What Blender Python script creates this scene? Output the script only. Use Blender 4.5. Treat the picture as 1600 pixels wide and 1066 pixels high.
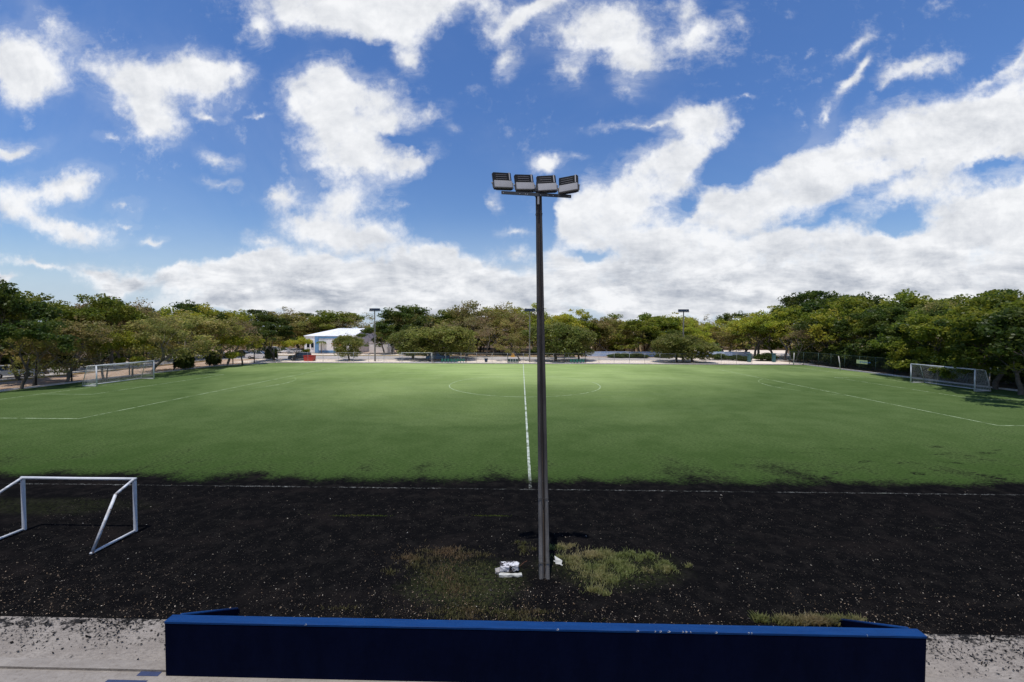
import bpy, math, random
import numpy as np
from mathutils import Vector, Matrix, Euler
R = math.radians
for o in list(bpy.data.objects): bpy.data.objects.remove(o)
scene = bpy.context.scene
COL = scene.collection
random.seed(7)

# ------------------------------------------------------------------ camera
CAM = (-0.407, -49.366, 6.734); FPX = 627.14
YAW, PITCH, ROLL = R(1.3157), R(1.586), R(0.1265)
cd = bpy.data.cameras.new("camera"); cam = bpy.data.objects.new("camera", cd); COL.objects.link(cam)
cam.location = CAM
cam.rotation_mode = 'QUATERNION'
cam.rotation_quaternion = (Matrix.Rotation(YAW, 3, 'Z') @ Matrix.Rotation(R(90) - PITCH, 3, 'X') @ Matrix.Rotation(ROLL, 3, 'Z')).to_quaternion()
cd.sensor_width = 36; cd.lens = FPX / 1600 * 36; cd.clip_start = 0.1; cd.clip_end = 6000
scene.camera = cam
scene.view_settings.view_transform = 'Standard'; scene.view_settings.look = 'None'
scene.view_settings.exposure = -0.28; scene.view_settings.gamma = 1

def ray(px, py):
    u, v = px - 800, py - 533
    c, s = math.cos(ROLL), math.sin(ROLL); a = u*c + v*s; b = -u*s + v*c
    x, z = a/FPX, -b/FPX
    c, s = math.cos(PITCH), math.sin(PITCH); Y = c + z*s; Z = -s + z*c
    c, s = math.cos(YAW), math.sin(YAW)
    return (x*c - Y*s, x*s + Y*c, Z)
def gp(px, py, z=0.0):          # place on a level surface seen at that spot of the survey photo
    d = ray(px, py); t = (z - CAM[2]) / d[2]
    return (CAM[0] + d[0]*t, CAM[1] + d[1]*t)
def at(px, py, Y):              # same, on a north-facing plane
    d = ray(px, py); t = (Y - CAM[1]) / d[1]
    return (CAM[0] + d[0]*t, Y, CAM[2] + d[2]*t)
def uv(px, py):
    d = ray(px, py); return d[0]/d[1], d[2]/d[1]

# ------------------------------------------------------------------ node helper
class NT:
    def __init__(s, tree): s.t = tree; s.n = tree.nodes; s.l = tree.links
    def new(s, typ, **kw):
        n = s.n.new(typ)
        for k, v in kw.items(): setattr(n, k, v)
        return n
    def put(s, sock, v):
        if v is None: return
        if isinstance(v, bpy.types.NodeSocket): s.l.new(v, sock)
        else: sock.default_value = v
    def math(s, op, a, b=None, c=None, clamp=False):
        n = s.new('ShaderNodeMath', operation=op, use_clamp=clamp)
        s.put(n.inputs[0], a); s.put(n.inputs[1], b); s.put(n.inputs[2], c); return n.outputs[0]
    def vmath(s, op, a, b=None, sc=None):
        n = s.new('ShaderNodeVectorMath', operation=op)
        s.put(n.inputs[0], a); s.put(n.inputs[1], b)
        if sc is not None: s.put(n.inputs['Scale'], sc)
        return n.outputs['Value'] if op in ('LENGTH', 'DISTANCE', 'DOT_PRODUCT') else n.outputs[0]
    def noise(s, vec, scale, detail=4, rough=0.55, dist=0.0, color=False):
        n = s.new('ShaderNodeTexNoise'); s.put(n.inputs['Vector'], vec); s.put(n.inputs['Scale'], scale)
        n.inputs['Detail'].default_value = detail; n.inputs['Roughness'].default_value = rough
        n.inputs['Distortion'].default_value = dist
        return n.outputs['Color'] if color else n.outputs[0]
    def ramp(s, fac, a, b, c=0.0, d=1.0, smooth=True):
        n = s.new('ShaderNodeMapRange'); n.interpolation_type = 'SMOOTHSTEP' if smooth else 'LINEAR'
        s.put(n.inputs[0], fac); s.put(n.inputs[1], a); s.put(n.inputs[2], b); s.put(n.inputs[3], c); s.put(n.inputs[4], d)
        return n.outputs[0]
    def mix(s, fac, a, b, mode='MIX'):
        n = s.new('ShaderNodeMix', data_type='RGBA', blend_type=mode)
        s.put(n.inputs[0], fac)
        for sock, v in ((n.inputs[6], a), (n.inputs[7], b)):
            if not isinstance(v, bpy.types.NodeSocket): v = (*v[:3], 1)
            s.put(sock, v)
        return n.outputs[2]

# ------------------------------------------------------------------ sun and sky
SUNV = Vector((-0.12, -0.39, 1.79)).normalized()
sd = bpy.data.lights.new("sun", 'SUN'); sd.energy = 4.6; sd.angle = R(0.53); sd.color = (1, 0.955, 0.89)
sun = bpy.data.objects.new("sun", sd); COL.objects.link(sun); sun.location = (0, 0, 60)
sun.rotation_euler = (-SUNV).to_track_quat('-Z', 'Y').to_euler()

world = bpy.data.worlds.new("World"); scene.world = world; world.use_nodes = True
W = NT(world.node_tree); W.n.clear()
sky = W.new('ShaderNodeTexSky', sky_type='NISHITA'); sky.sun_disc = False
sky.sun_elevation = math.asin(SUNV.z); sky.sun_rotation = math.atan2(SUNV.x, SUNV.y)
sky.altitude = 0; sky.air_density = 1.0; sky.dust_density = 0.35; sky.ozone_density = 1.6
tc = W.new('ShaderNodeTexCoord'); sep = W.new('ShaderNodeSeparateXYZ'); W.l.new(tc.outputs['Generated'], sep.inputs[0])
ay = W.math('MAXIMUM', W.math('ABSOLUTE', sep.outputs[1]), 0.06)
uu = W.math('DIVIDE', sep.outputs[0], ay); vv = W.math('DIVIDE', sep.outputs[2], ay)
cmb = W.new('ShaderNodeCombineXYZ'); W.l.new(uu, cmb.inputs[0]); W.l.new(vv, cmb.inputs[1]); P0 = cmb.outputs[0]
# cloud banks as (x, y, rx, ry, turn, weight) of the survey photo, turned into sky directions
CLOUDS = [
 (30,90,85,62,10,1.1),(60,130,60,40,0,.6),(15,228,70,24,-5,.8),(80,20,50,30,30,.35),(120,60,70,40,40,.3),(140,110,50,35,20,.3),
 (210,135,75,62,20,.9),(300,125,85,52,5,1.0),(350,125,60,24,-5,.7),(245,195,55,45,20,.9),(330,188,30,9,10,.5),(170,218,30,10,0,.35),
 (345,250,45,16,10,.45),(345,285,45,10,0,.4),(60,295,90,32,-5,.5),(115,285,55,26,-15,.6),(100,345,90,22,12,.75),(190,320,40,14,0,.4),(235,366,30,10,0,.6),
 (20,320,50,40,0,.4),(185,342,30,8,0,.4),
 (520,20,160,42,6,1.0),(660,15,110,30,-4,.9),(400,45,40,32,50,.55),(630,55,40,35,60,.5),(640,95,30,28,60,.55),(560,-20,200,40,0,1),
 (505,140,62,48,40,1.0),(560,160,85,48,10,.85),(470,165,50,45,70,.9),(520,215,75,50,20,1.05),(600,200,60,30,-20,.7),(560,255,90,36,5,.9),(640,262,60,28,-15,.8),
 (440,305,60,24,0,.6),(550,310,75,35,0,.7),(500,352,75,34,0,1.0),(580,365,60,24,0,1.0),(420,375,50,14,10,.5),(670,185,40,20,-30,.35),(405,188,18,8,0,.4),
 (705,200,20,14,30,.25),(640,330,40,20,0,.3),
 (800,88,26,36,25,.55),(790,45,50,22,-25,.6),(840,12,70,24,-25,.75),(760,20,40,24,0,.45),(760,310,22,22,-30,.5),(855,262,36,24,-8,.95),(905,248,26,12,5,.4),
 (910,50,72,42,-10,.9),(965,45,75,52,20,.9),(990,90,55,26,40,.45),(890,110,30,36,40,.45),(1080,55,75,26,-30,.6),(1070,10,45,30,-60,.35),(1155,25,28,30,50,.3),(980,130,35,20,40,.35),
 (1010,188,95,14,-8,.55),(1090,190,60,28,10,.75),(1075,235,75,48,-25,1.0),(1035,280,75,50,-20,1.05),(960,320,85,52,-5,1.1),(900,345,62,40,20,.95),(1110,300,50,40,0,.5),(1155,265,30,14,10,.35),
 (1330,130,52,15,-45,.6),(1355,105,32,12,-40,.35),(1290,175,32,16,-50,.5),(1343,65,40,16,-30,.42),(1430,115,58,18,-20,.65),(1395,140,30,12,-30,.3),(1590,95,50,24,-30,.55),(1540,125,50,8,-35,.25),
 (1335,208,36,18,-10,.5),(1158,152,26,7,-15,.35),(1275,69,14,7,-20,.3),(1232,18,16,7,-20,.25),
 (1560,170,110,40,-30,1.0),(1460,215,140,55,-22,1.1),(1330,245,140,55,-25,1.05),(1240,285,120,48,-18,1.0),(1140,330,100,42,-15,1.0),(1540,230,130,40,-15,.9),(1640,190,120,90,-20,1),
 (1050,370,120,34,-5,1.0),(1400,300,160,40,-12,.6),(1560,330,130,48,-8,1.1),(1480,380,200,50,-5,1.1),(1270,390,210,50,0,1.1),(1050,420,200,48,0,1.1),(1650,400,200,90,0,1.1),
 (880,400,60,26,0,.6),(800,360,50,12,0,.35),(800,395,40,14,0,.4),(1350,445,360,50,0,1.1),(900,450,260,45,0,1.0),
 (60,408,75,9,3,.6),(150,410,50,18,0,.7),(200,430,75,28,0,1.05),(330,440,90,30,0,1.1),(280,420,40,20,0,.5),(430,420,110,34,0,1.0),(400,400,60,14,-8,.9),(560,420,150,40,0,1.0),(680,405,90,38,0,1.0),
 (520,398,24,10,0,.9),(730,440,110,34,0,1.0),(590,460,330,30,0,1.0),(0,435,26,14,0,.8),(170,470,60,9,0,.5),(60,470,60,8,0,.35),(400,480,240,18,0,.8),(790,470,300,30,0,.9),(1250,480,500,30,0,.9),
 (1125,285,45,42,-30,-1.0),(1180,250,60,26,-25,-.9),(1085,325,26,26,-30,-.8),(1395,340,55,20,-12,-1.0),(1560,262,60,12,-14,-.6),(920,390,46,12,-10,-.8),(860,330,18,60,10,-.5),
 (700,340,60,60,0,-.7),(720,300,40,60,0,-.5),(410,260,30,80,0,-.5),(350,400,60,10,0,-.35),(90,445,60,14,0,-.7),(300,400,80,14,0,-.5),(1190,215,50,40,-20,-.7),(540,175,22,24,40,-.35),(620,225,50,8,10,-.5),(1440,260,200,16,-24,-.30),(1300,330,220,14,-20,-.28),(700,90,30,40,0,-.5),(560,70,50,14,0,-.5)]
Wn = W.noise(P0, 2.6, 5, .6, 0, True)
Wv = W.vmath('SCALE', W.vmath('SUBTRACT', Wn, (.5, .5, .5)), sc=0.16)
Wn2 = W.noise(P0, 11, 5, .6, 0, True)
Wv2 = W.vmath('SCALE', W.vmath('SUBTRACT', Wn2, (.5, .5, .5)), sc=0.075)
P = W.vmath('ADD', W.vmath('ADD', P0, Wv), Wv2)
field = None
for (x, y, rx, ry, rot, wt) in CLOUDS:
    u0, v0 = uv(x, y)
    m = W.new('ShaderNodeMapping', vector_type='TEXTURE'); W.l.new(P, m.inputs[0])
    m.inputs['Location'].default_value = (u0, v0, 0)
    m.inputs['Rotation'].default_value = (0, 0, R(-rot))
    m.inputs['Scale'].default_value = (rx/FPX*1.45, ry/FPX*1.45, 1)
    g = W.new('ShaderNodeTexGradient', gradient_type='QUADRATIC_SPHERE'); W.l.new(m.outputs[0], g.inputs[0])
    t = W.math('MULTIPLY', g.outputs[1], wt * 1.5)
    field = t if field is None else W.math('ADD', field, t)
# the half of the sky behind the camera: the same banks mirrored
n1 = W.noise(P0, 3.4, 9, .6, .25); n2 = W.noise(P0, 14, 6, .62, .2)
n5 = W.noise(P0, 38, 4, .65, .2)
nz = W.math('ADD', W.math('ADD', W.math('MULTIPLY', W.math('SUBTRACT', n1, .5), 1.15), W.math('MULTIPLY', W.math('SUBTRACT', n2, .5), 0.68)), W.math('MULTIPLY', W.math('SUBTRACT', n5, .5), 0.6))
mp6 = W.new('ShaderNodeMapping'); W.l.new(P0, mp6.inputs[0]); mp6.inputs['Rotation'].default_value = (0, 0, R(-30)); mp6.inputs['Scale'].default_value = (1.0, 2.8, 1)
n6 = W.noise(mp6.outputs[0], 4.0, 8, .66, .3)
right = W.ramp(uu, -.1, .5, .25, 1.0)
nz = W.math('ADD', nz, W.math('MULTIPLY', W.math('SUBTRACT', n6, .5), W.math('MULTIPLY', right, 1.1)))
fld = W.math('ADD', W.math('MINIMUM', field, .95), nz)
n7 = W.noise(mp6.outputs[0], 8.5, 9, .72, .9); n8 = W.noise(P0, 5.5, 9, .7, 1.1)
wfl = W.math('ADD', W.math('MINIMUM', field, .6), W.math('MULTIPLY', W.math('SUBTRACT', W.math('MULTIPLY', W.math('ADD', n7, n8), .5), .5), 3.4))
wfl = W.math('MULTIPLY', wfl, W.ramp(field, -.02, .22))
# faint veils everywhere
veil = W.math('MULTIPLY', W.ramp(W.noise(P0, 1.6, 7, .56, .5), .46, .74, 0, .24), W.ramp(field, 0, .12, .35, 1))
dens = W.math('MAXIMUM', W.math('MAXIMUM', W.ramp(fld, .04, .90), W.ramp(wfl, .0, .95, 0, .5, False)), veil)
# relief: compare the bank with itself a little higher up, bright tops and grey bases
up = W.vmath('ADD', P0, (0.015, 0.035, 0))
nb = W.noise(up, 3.4, 9, .6, .25)
rel = W.math('ADD', W.math('MULTIPLY', W.math('SUBTRACT', n1, nb), 1.9), W.math('MULTIPLY', W.math('MULTIPLY', W.math('SUBTRACT', n6, .5), right), -1.0))
st = W.vmath('MULTIPLY', P0, (1.0, 3.2, 1))
n3 = W.noise(st, 4.5, 9, .62, .3); n3b = W.noise(W.vmath('ADD', st, (0.01, .06, 0)), 4.5, 9, .62, .3)
low = W.ramp(vv, .30, .08, 0, 1)
rel = W.math('ADD', rel, W.math('MULTIPLY', W.math('MULTIPLY', W.math('SUBTRACT', n3, n3b), 3.2), low))
n2b = W.noise(W.vmath('ADD', P0, (.004, .012, 0)), 14, 6, .62, .2)
rel = W.math('ADD', rel, W.math('MULTIPLY', W.math('SUBTRACT', n2, n2b), .55))
core = W.ramp(fld, .5, 1.05, 0, 1)
lum = W.math('ADD', W.math('SUBTRACT', .88, W.math('MULTIPLY', W.math('MULTIPLY', W.ramp(n3, .38, .60), core), W.math('ADD', .10, W.math('MULTIPLY', low, .50)))), rel, clamp=True)
ccol = W.mix(lum, (3.0, 3.35, 4.0), (7.5, 7.6, 7.8))
hs = W.new('ShaderNodeHueSaturation'); hs.inputs['Saturation'].default_value = 1.12; hs.inputs['Hue'].default_value = .503
W.l.new(sky.outputs[0], hs.inputs['Color'])
skyc = W.mix(1.0, hs.outputs[0], W.mix(W.ramp(vv, .05, .6), (.88, .93, 1.0), (.74, .92, 1.16)), 'MULTIPLY')
# below the horizon the sky stays plain
above = W.ramp(sep.outputs[2], -.01, .01)
dens = W.math('MULTIPLY', dens, above)
skyc = W.mix(W.ramp(vv, .30, .0, 0, .9), skyc, (3.9, 4.75, 5.9))
final = W.mix(dens, skyc, ccol)
bg = W.new('ShaderNodeBackground'); bg.inputs[1].default_value = 0.15; W.l.new(final, bg.inputs[0])
wo = W.new('ShaderNodeOutputWorld'); W.l.new(bg.outputs[0], wo.inputs[0])
try: world.cycles.sampling_method = 'MANUAL'; world.cycles.sample_map_resolution = 512
except Exception: pass

# ------------------------------------------------------------------ materials
def mat(name, col, rough=.7, metal=0.0, var=0.0, scale=6.0, col2=None, bump=0.0, bscale=None, spec=None, detail=5, rand=0.0, stretch=None):
    m = bpy.data.materials.new(name); m.use_nodes = True; N = NT(m.node_tree)
    b = N.n['Principled BSDF']; b.inputs['Roughness'].default_value = rough; b.inputs['Metallic'].default_value = metal
    if spec is not None: b.inputs['Specular IOR Level'].default_value = spec
    t = N.new('ShaderNodeTexCoord'); v = t.outputs['Object']
    if stretch: v = N.vmath('MULTIPLY', v, stretch)
    if col2 is None: col2 = tuple(c * (1 - var) for c in col)
    c = N.mix(N.ramp(N.noise(v, scale, detail, .65), .35, .65), col, col2)
    if rand:
        oi = N.new('ShaderNodeObjectInfo')
        h = N.new('ShaderNodeHueSaturation'); N.l.new(c, h.inputs['Color'])
        N.put(h.inputs['Value'], N.ramp(oi.outputs['Random'], 0, 1, 1-rand, 1+rand, False)); c = h.outputs[0]
    N.l.new(c, b.inputs['Base Color'])
    if bump:
        bn = N.new('ShaderNodeBump'); bn.inputs['Strength'].default_value = bump; bn.inputs['Distance'].default_value = .03
        N.l.new(N.noise(v, bscale or scale*4, 6, .65), bn.inputs['Height']); N.l.new(bn.outputs[0], b.inputs['Normal'])
    return m
def leafmat(name, c1, c2, c3):
    m = bpy.data.materials.new(name); m.use_nodes = True; N = NT(m.node_tree); N.n.clear()
    geo = N.new('ShaderNodeNewGeometry'); oi = N.new('ShaderNodeObjectInfo'); t = N.new('ShaderNodeTexCoord')
    c = N.mix(geo.outputs['Random Per Island'], c1, c2)
    c = N.mix(N.ramp(N.noise(t.outputs['Object'], .55, 3, .6), .42, .66), c, c3)
    h = N.new('ShaderNodeHueSaturation'); N.l.new(c, h.inputs['Color'])
    N.put(h.inputs['Value'], N.ramp(oi.outputs['Random'], 0, 1, .75, 1.25, False))
    N.put(h.inputs['Hue'], N.ramp(N.math('FRACT', N.math('MULTIPLY', oi.outputs['Random'], 7.3)), 0, 1, .485, .512, False))
    d = N.new('ShaderNodeBsdfDiffuse'); tr = N.new('ShaderNodeBsdfTranslucent'); gl = N.new('ShaderNodeBsdfGlossy')
    N.l.new(h.outputs[0], d.inputs[0]); N.l.new(h.outputs[0], tr.inputs[0]); gl.inputs['Roughness'].default_value = .5
    gl.inputs[0].default_value = (.5, .5, .5, 1)
    mx = N.new('ShaderNodeMixShader'); mx.inputs[0].default_value = .52; N.l.new(d.outputs[0], mx.inputs[1]); N.l.new(tr.outputs[0], mx.inputs[2])
    m2 = N.new('ShaderNodeMixShader'); m2.inputs[0].default_value = .03; N.l.new(mx.outputs[0], m2.inputs[1]); N.l.new(gl.outputs[0], m2.inputs[2])
    o = N.new('ShaderNodeOutputMaterial'); N.l.new(m2.outputs[0], o.inputs[0]); return m
M = dict(
 leaf_green=leafmat('leaf_green', (.18,.225,.022), (.085,.13,.014), (.25,.26,.03)),
 leaf_dull=leafmat('leaf_dull', (.20,.225,.045), (.10,.125,.025), (.26,.25,.07)),
 leaf_dark=leafmat('leaf_dark', (.08,.12,.018), (.04,.07,.012), (.12,.145,.022)),
 leaf_olive=leafmat('leaf_olive', (.30,.30,.065), (.19,.20,.045), (.38,.29,.11)),
 leaf_yellow=leafmat('leaf_yellow', (.36,.39,.035), (.22,.27,.025), (.43,.38,.05)),
 leaf_dry=leafmat('leaf_dry', (.34,.25,.13), (.24,.18,.10), (.30,.29,.09)),
 leaf_lime=leafmat('leaf_lime', (.06,.24,.09), (.05,.2,.09), (.12,.3,.08)),
 bark=mat('bark', (.13,.105,.08), .9, var=.5, scale=3, bump=.4),
 bark_pale=mat('bark_pale', (.21,.18,.145), .9, var=.35, scale=3, bump=.3),
 concrete=mat('concrete', (.32,.30,.28), .9, var=.25, scale=2.5, bump=.25, bscale=30),
 pole_conc=mat('pole_concrete', (.27,.255,.235), .9, col2=(.16,.145,.13), scale=1.6, bump=.3, bscale=40, stretch=(3,3,.5)),
 white=mat('white_paint', (.62,.63,.64), .45, var=.12, scale=5),
 white_worn=mat('white_paint_worn', (.68,.70,.72), .5, col2=(.42,.40,.38), scale=9),
 rust=mat('rusty_brown', (.16,.06,.03), .9, var=.5, scale=20),
 dark_steel=mat('dark_steel', (.045,.05,.055), .6, metal=.3, var=.3),
 black=mat('black_plastic', (.012,.012,.013), .5, var=.2),
 rubber=mat('tyre_rubber', (.02,.02,.02), .9, var=.3),
 alu=mat('dull_aluminium', (.30,.30,.31), .6, metal=.1, var=.15, scale=4),
 led=mat('led_lens', (.16,.15,.15), .3, var=.1),
 steel=mat('galvanised_steel', (.36,.37,.37), .5, metal=.5, var=.3, scale=8),
 green_post=mat('dark_green_post', (.035,.07,.055), .6, var=.3),
 wire=mat('fence_wire', (.16,.18,.17), .6, metal=.4, var=.3),
 wire_dark=mat('fence_wire_dark', (.05,.07,.06), .6, metal=.3, var=.3),
 net=mat('net_cord', (.62,.62,.6), .8, var=.2),
 teal=mat('teal_paint', (.05,.14,.15), .6, var=.3, scale=3),
 glass=mat('dark_glass', (.015,.02,.025), .08, var=.2, spec=.8),
 chrome=mat('bright_metal', (.6,.6,.6), .25, metal=.9, var=.2),
 silver_car=mat('silver_car_paint', (.5,.51,.53), .3, metal=.4, var=.05),
 white_car=mat('white_car_paint', (.78,.78,.78), .3, var=.04),
 navy_car=mat('navy_car_paint', (.012,.03,.06), .25, metal=.2, var=.1),
 blue_car=mat('blue_car_paint', (.03,.09,.2), .3, metal=.2, var=.1),
 grey_car=mat('grey_car_paint', (.12,.13,.14), .3, metal=.4, var=.1),
 head=mat('headlight_lens', (.75,.75,.72), .15, var=.05), tail=mat('tail_light_lens', (.35,.02,.02), .2, var=.1),
 roof_white=mat('white_sheet_roof', (.86,.86,.86), .45, var=.06, scale=1.2),
 wall_white=mat('whitewashed_wall', (.90,.87,.85), .85, var=.12, scale=.9, bump=.1),
 wall_grey=mat('pale_grey_wall', (.84,.82,.81), .85, var=.15, scale=.8),
 wall_blue=mat('light_blue_paint', (.16,.33,.55), .7, var=.15, scale=2),
 wall_lav=mat('pale_blue_white_wall', (.58,.63,.75), .85, col2=(.38,.5,.7), scale=.35),
 cream=mat('cream_render', (.66,.52,.33), .85, var=.2, scale=1.2),
 terracotta=mat('terracotta_paint', (.42,.13,.05), .8, var=.25, scale=2),
 red=mat('red_paint', (.42,.03,.02), .55, var=.2),
 orange=mat('yellow_orange_paint', (.75,.38,.04), .6, var=.1),
 blue_paint=mat('blue_paint', (.03,.14,.42), .55, var=.15),
 seat_white=mat('pale_seat_plastic', (.62,.66,.64), .5, var=.1), seat_green=mat('green_seat_plastic', (.02,.16,.11), .5, var=.2),
 yellow_kerb=mat('yellow_kerb_paint', (.50,.34,.06), .85, col2=(.36,.3,.2), scale=3),
 kerb=mat('kerb_concrete', (.62,.58,.54), .9, var=.25, scale=3),
 tread=mat('tread_blue_paint', (.03,.045,.11), .7, var=.25, scale=5),
 bag=mat('white_scrap', (.5,.5,.46), .7, var=.2, scale=10),
 banner_yellow=mat('banner_pale_yellow', (.62,.66,.30), .6, var=.08), banner_blue=mat('banner_blue_ink', (.08,.2,.45), .6, var=.1),
)
# ------------------------------------------------------------------ mesh helper
class MB:
    def __init__(s): s.v = []; s.f = []; s.sm = []
    def add(s, vs, fs, smooth=False):
        b = len(s.v); s.v.extend([tuple(p) for p in vs]); s.f.extend([tuple(i + b for i in f) for f in fs]); s.sm.extend([smooth]*len(fs)); return s
    def box(s, c, d, rz=0, M4=None, bev=0.0):
        hx, hy, hz = d[0]/2, d[1]/2, d[2]/2
        if bev:
            b = min(bev, hx*.45, hy*.45, hz*.45); vs = []
            for sx in (-1, 1):
                for sy in (-1, 1):
                    for sz in (-1, 1):
                        vs += [Vector((sx*(hx-b), sy*(hy-b), sz*hz)), Vector((sx*(hx-b), sy*hy, sz*(hz-b))), Vector((sx*hx, sy*(hy-b), sz*(hz-b)))]
            bm = bmesh_hull(vs); vs, fs = bm
        else:
            vs = [Vector((x, y, z)) for x in (-hx, hx) for y in (-hy, hy) for z in (-hz, hz)]
            fs = [(0,1,3,2),(4,6,7,5),(0,4,5,1),(2,3,7,6),(0,2,6,4),(1,5,7,3)]
        rm = Matrix.Rotation(rz, 3, 'Z'); c = Vector(c)
        vs = [rm @ v + c for v in vs]
        if M4: vs = [M4 @ v for v in vs]
        return s.add(vs, fs)
    def tube(s, pts, r, n=8, cap=True, smooth=True):
        pts = [Vector(p) for p in pts]; k = len(pts); rr = r if isinstance(r, (list, tuple)) else [r]*k
        vs = []; prev = None
        for i, p in enumerate(pts):
            t = ((pts[min(i+1, k-1)] - pts[max(i-1, 0)])).normalized()
            if prev is None:
                a = Vector((0, 0, 1)) if abs(t.z) < .9 else Vector((1, 0, 0)); u = t.cross(a).normalized()
            else: u = (prev - t*prev.dot(t)).normalized()
            prev = u; w = t.cross(u)
            for j in range(n):
                an = 2*math.pi*j/n + math.pi/n; vs.append(p + (u*math.cos(an) + w*math.sin(an))*rr[i])
        fs = [(i*n+j, i*n+(j+1) % n, (i+1)*n+(j+1) % n, (i+1)*n+j) for i in range(k-1) for j in range(n)]
        if cap: fs += [tuple(range(n))[::-1], tuple(range((k-1)*n, k*n))]
        return s.add(vs, fs, smooth and n > 5)
    def prism(s, poly, axis, a, b, M4=None):
        # poly: 2-D outline; axis 'X','Y','Z' extruded from a to b
        def mk(p, t): return {'X': (t, p[0], p[1]), 'Y': (p[0], t, p[1]), 'Z': (p[0], p[1], t)}[axis]
        n = len(poly); vs = [Vector(mk(p, a)) for p in poly] + [Vector(mk(p, b)) for p in poly]
        if M4: vs = [M4 @ v for v in vs]
        fs = [tuple(range(n)), tuple(range(n, 2*n))[::-1]] + [(i, i+n, (i+1) % n + n, (i+1) % n) for i in range(n)]
        return s.add(vs, fs)
    def build(s, name, m, parent=None, flip=True):
        me = bpy.data.meshes.new(name); me.from_pydata(s.v, [], s.f); me.materials.append(m)
        if any(s.sm): me.polygons.foreach_set('use_smooth', s.sm)
        if flip:
            import bmesh; bm = bmesh.new(); bm.from_mesh(me); bmesh.ops.recalc_face_normals(bm, faces=bm.faces); bm.to_mesh(me); bm.free()
        o = bpy.data.objects.new(name, me); COL.objects.link(o)
        if parent: o.parent = parent
        return o
def bmesh_hull(vs):
    import bmesh
    bm = bmesh.new(); [bm.verts.new(v) for v in vs]; bmesh.ops.convex_hull(bm, input=bm.verts)
    bm.verts.index_update(); V = [v.co.copy() for v in bm.verts]; F = [tuple(v.index for v in f.verts) for f in bm.faces]; bm.free(); return V, F
def fastmesh(name, V, F4, m, parent=None, smooth=False):
    me = bpy.data.meshes.new(name); n, k = len(F4), F4.shape[1]
    me.vertices.add(len(V)); me.vertices.foreach_set('co', V.astype(np.float32).ravel())
    me.loops.add(n*k); me.loops.foreach_set('vertex_index', F4.astype(np.int32).ravel())
    me.polygons.add(n); me.polygons.foreach_set('loop_start', np.arange(0, n*k, k, dtype=np.int32))
    me.update(calc_edges=True); me.materials.append(m)
    o = bpy.data.objects.new(name, me); COL.objects.link(o)
    if parent: o.parent = parent
    return o
def tag(o, label=None, cat=None, group=None, kind=None):
    if label: o['label'] = label
    if cat: o['category'] = cat
    if group: o['group'] = group
    if kind: o['kind'] = kind
    return o
def empty(name, loc=(0,0,0), rz=0, label=None, cat=None, group=None):
    o = bpy.data.objects.new(name, None); COL.objects.link(o); o.location = loc; o.rotation_euler = (0, 0, rz)
    o.empty_display_size = .3; return tag(o, label, cat, group)
def copy_tree(o, parent=None):
    c = o.copy(); COL.objects.link(c); c.parent = parent
    for ch in [x for x in list(o.children)]: copy_tree(ch, c)
    return c
def sheet(name, poly, z, m, kind='structure'):
    mb = MB(); mb.add([(x, y, z) for x, y in poly], [tuple(range(len(poly)))])
    o = mb.build(name, m, flip=False)
    if o.data.polygons[0].normal.z < 0: o.data.flip_normals()
    return tag(o, kind=kind)

# ------------------------------------------------------------------ ground materials
def groundmat(name, layers, rough=.95, bump=.5, bscale=9, spec=.2):
    m = bpy.data.materials.new(name); m.use_nodes = True; N = NT(m.node_tree); b = N.n['Principled BSDF']
    b.inputs['Roughness'].default_value = rough; b.inputs['Specular IOR Level'].default_value = spec
    g = N.new('ShaderNodeNewGeometry').outputs['Position']
    c = layers(N, g, b)
    if c is not None: N.l.new(c, b.inputs['Base Color'])
    if bump:
        bn = N.new('ShaderNodeBump'); bn.inputs['Strength'].default_value = bump; bn.inputs['Distance'].default_value = .05
        N.l.new(N.noise(g, bscale, 8, .7), bn.inputs['Height']); N.l.new(bn.outputs[0], b.inputs['Normal'])
    return m
def L_soil(N, g, b):
    c = N.mix(N.ramp(N.noise(g, .12, 6, .65), .4, .62), (.46,.33,.235), (.29,.19,.125))
    return N.mix(N.ramp(N.noise(g, 1.6, 6, .7), .5, .7), c, (.52,.44,.36))
def L_litter(N, g, b):
    c = N.mix(N.ramp(N.noise(g, .5, 6, .65), .35, .65), (.15,.095,.06), (.08,.06,.035))
    return N.mix(N.ramp(N.noise(g, 4, 6, .7), .55, .7), c, (.26,.19,.13))
def L_road(N, g, b):
    c = N.mix(N.ramp(N.noise(g, .25, 6, .65), .35, .65), (.37,.34,.31), (.46,.42,.38))
    return N.mix(N.ramp(N.noise(g, 3, 6, .7), .5, .75), c, (.24,.23,.225))
def L_pale(N, g, b):
    c = N.mix(N.ramp(N.noise(g, .4, 6, .65), .35, .65), (.66,.56,.45), (.76,.66,.54))
    return N.mix(N.ramp(N.noise(g, 3, 6, .7), .55, .75), c, (.36,.29,.22))
M['soil'] = groundmat('dry_soil', L_soil); M['litter'] = groundmat('leaf_litter_soil', L_litter)
M['road'] = groundmat('worn_asphalt', L_road, bump=.2); M['pale'] = groundmat('pale_dust', L_pale)

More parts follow.
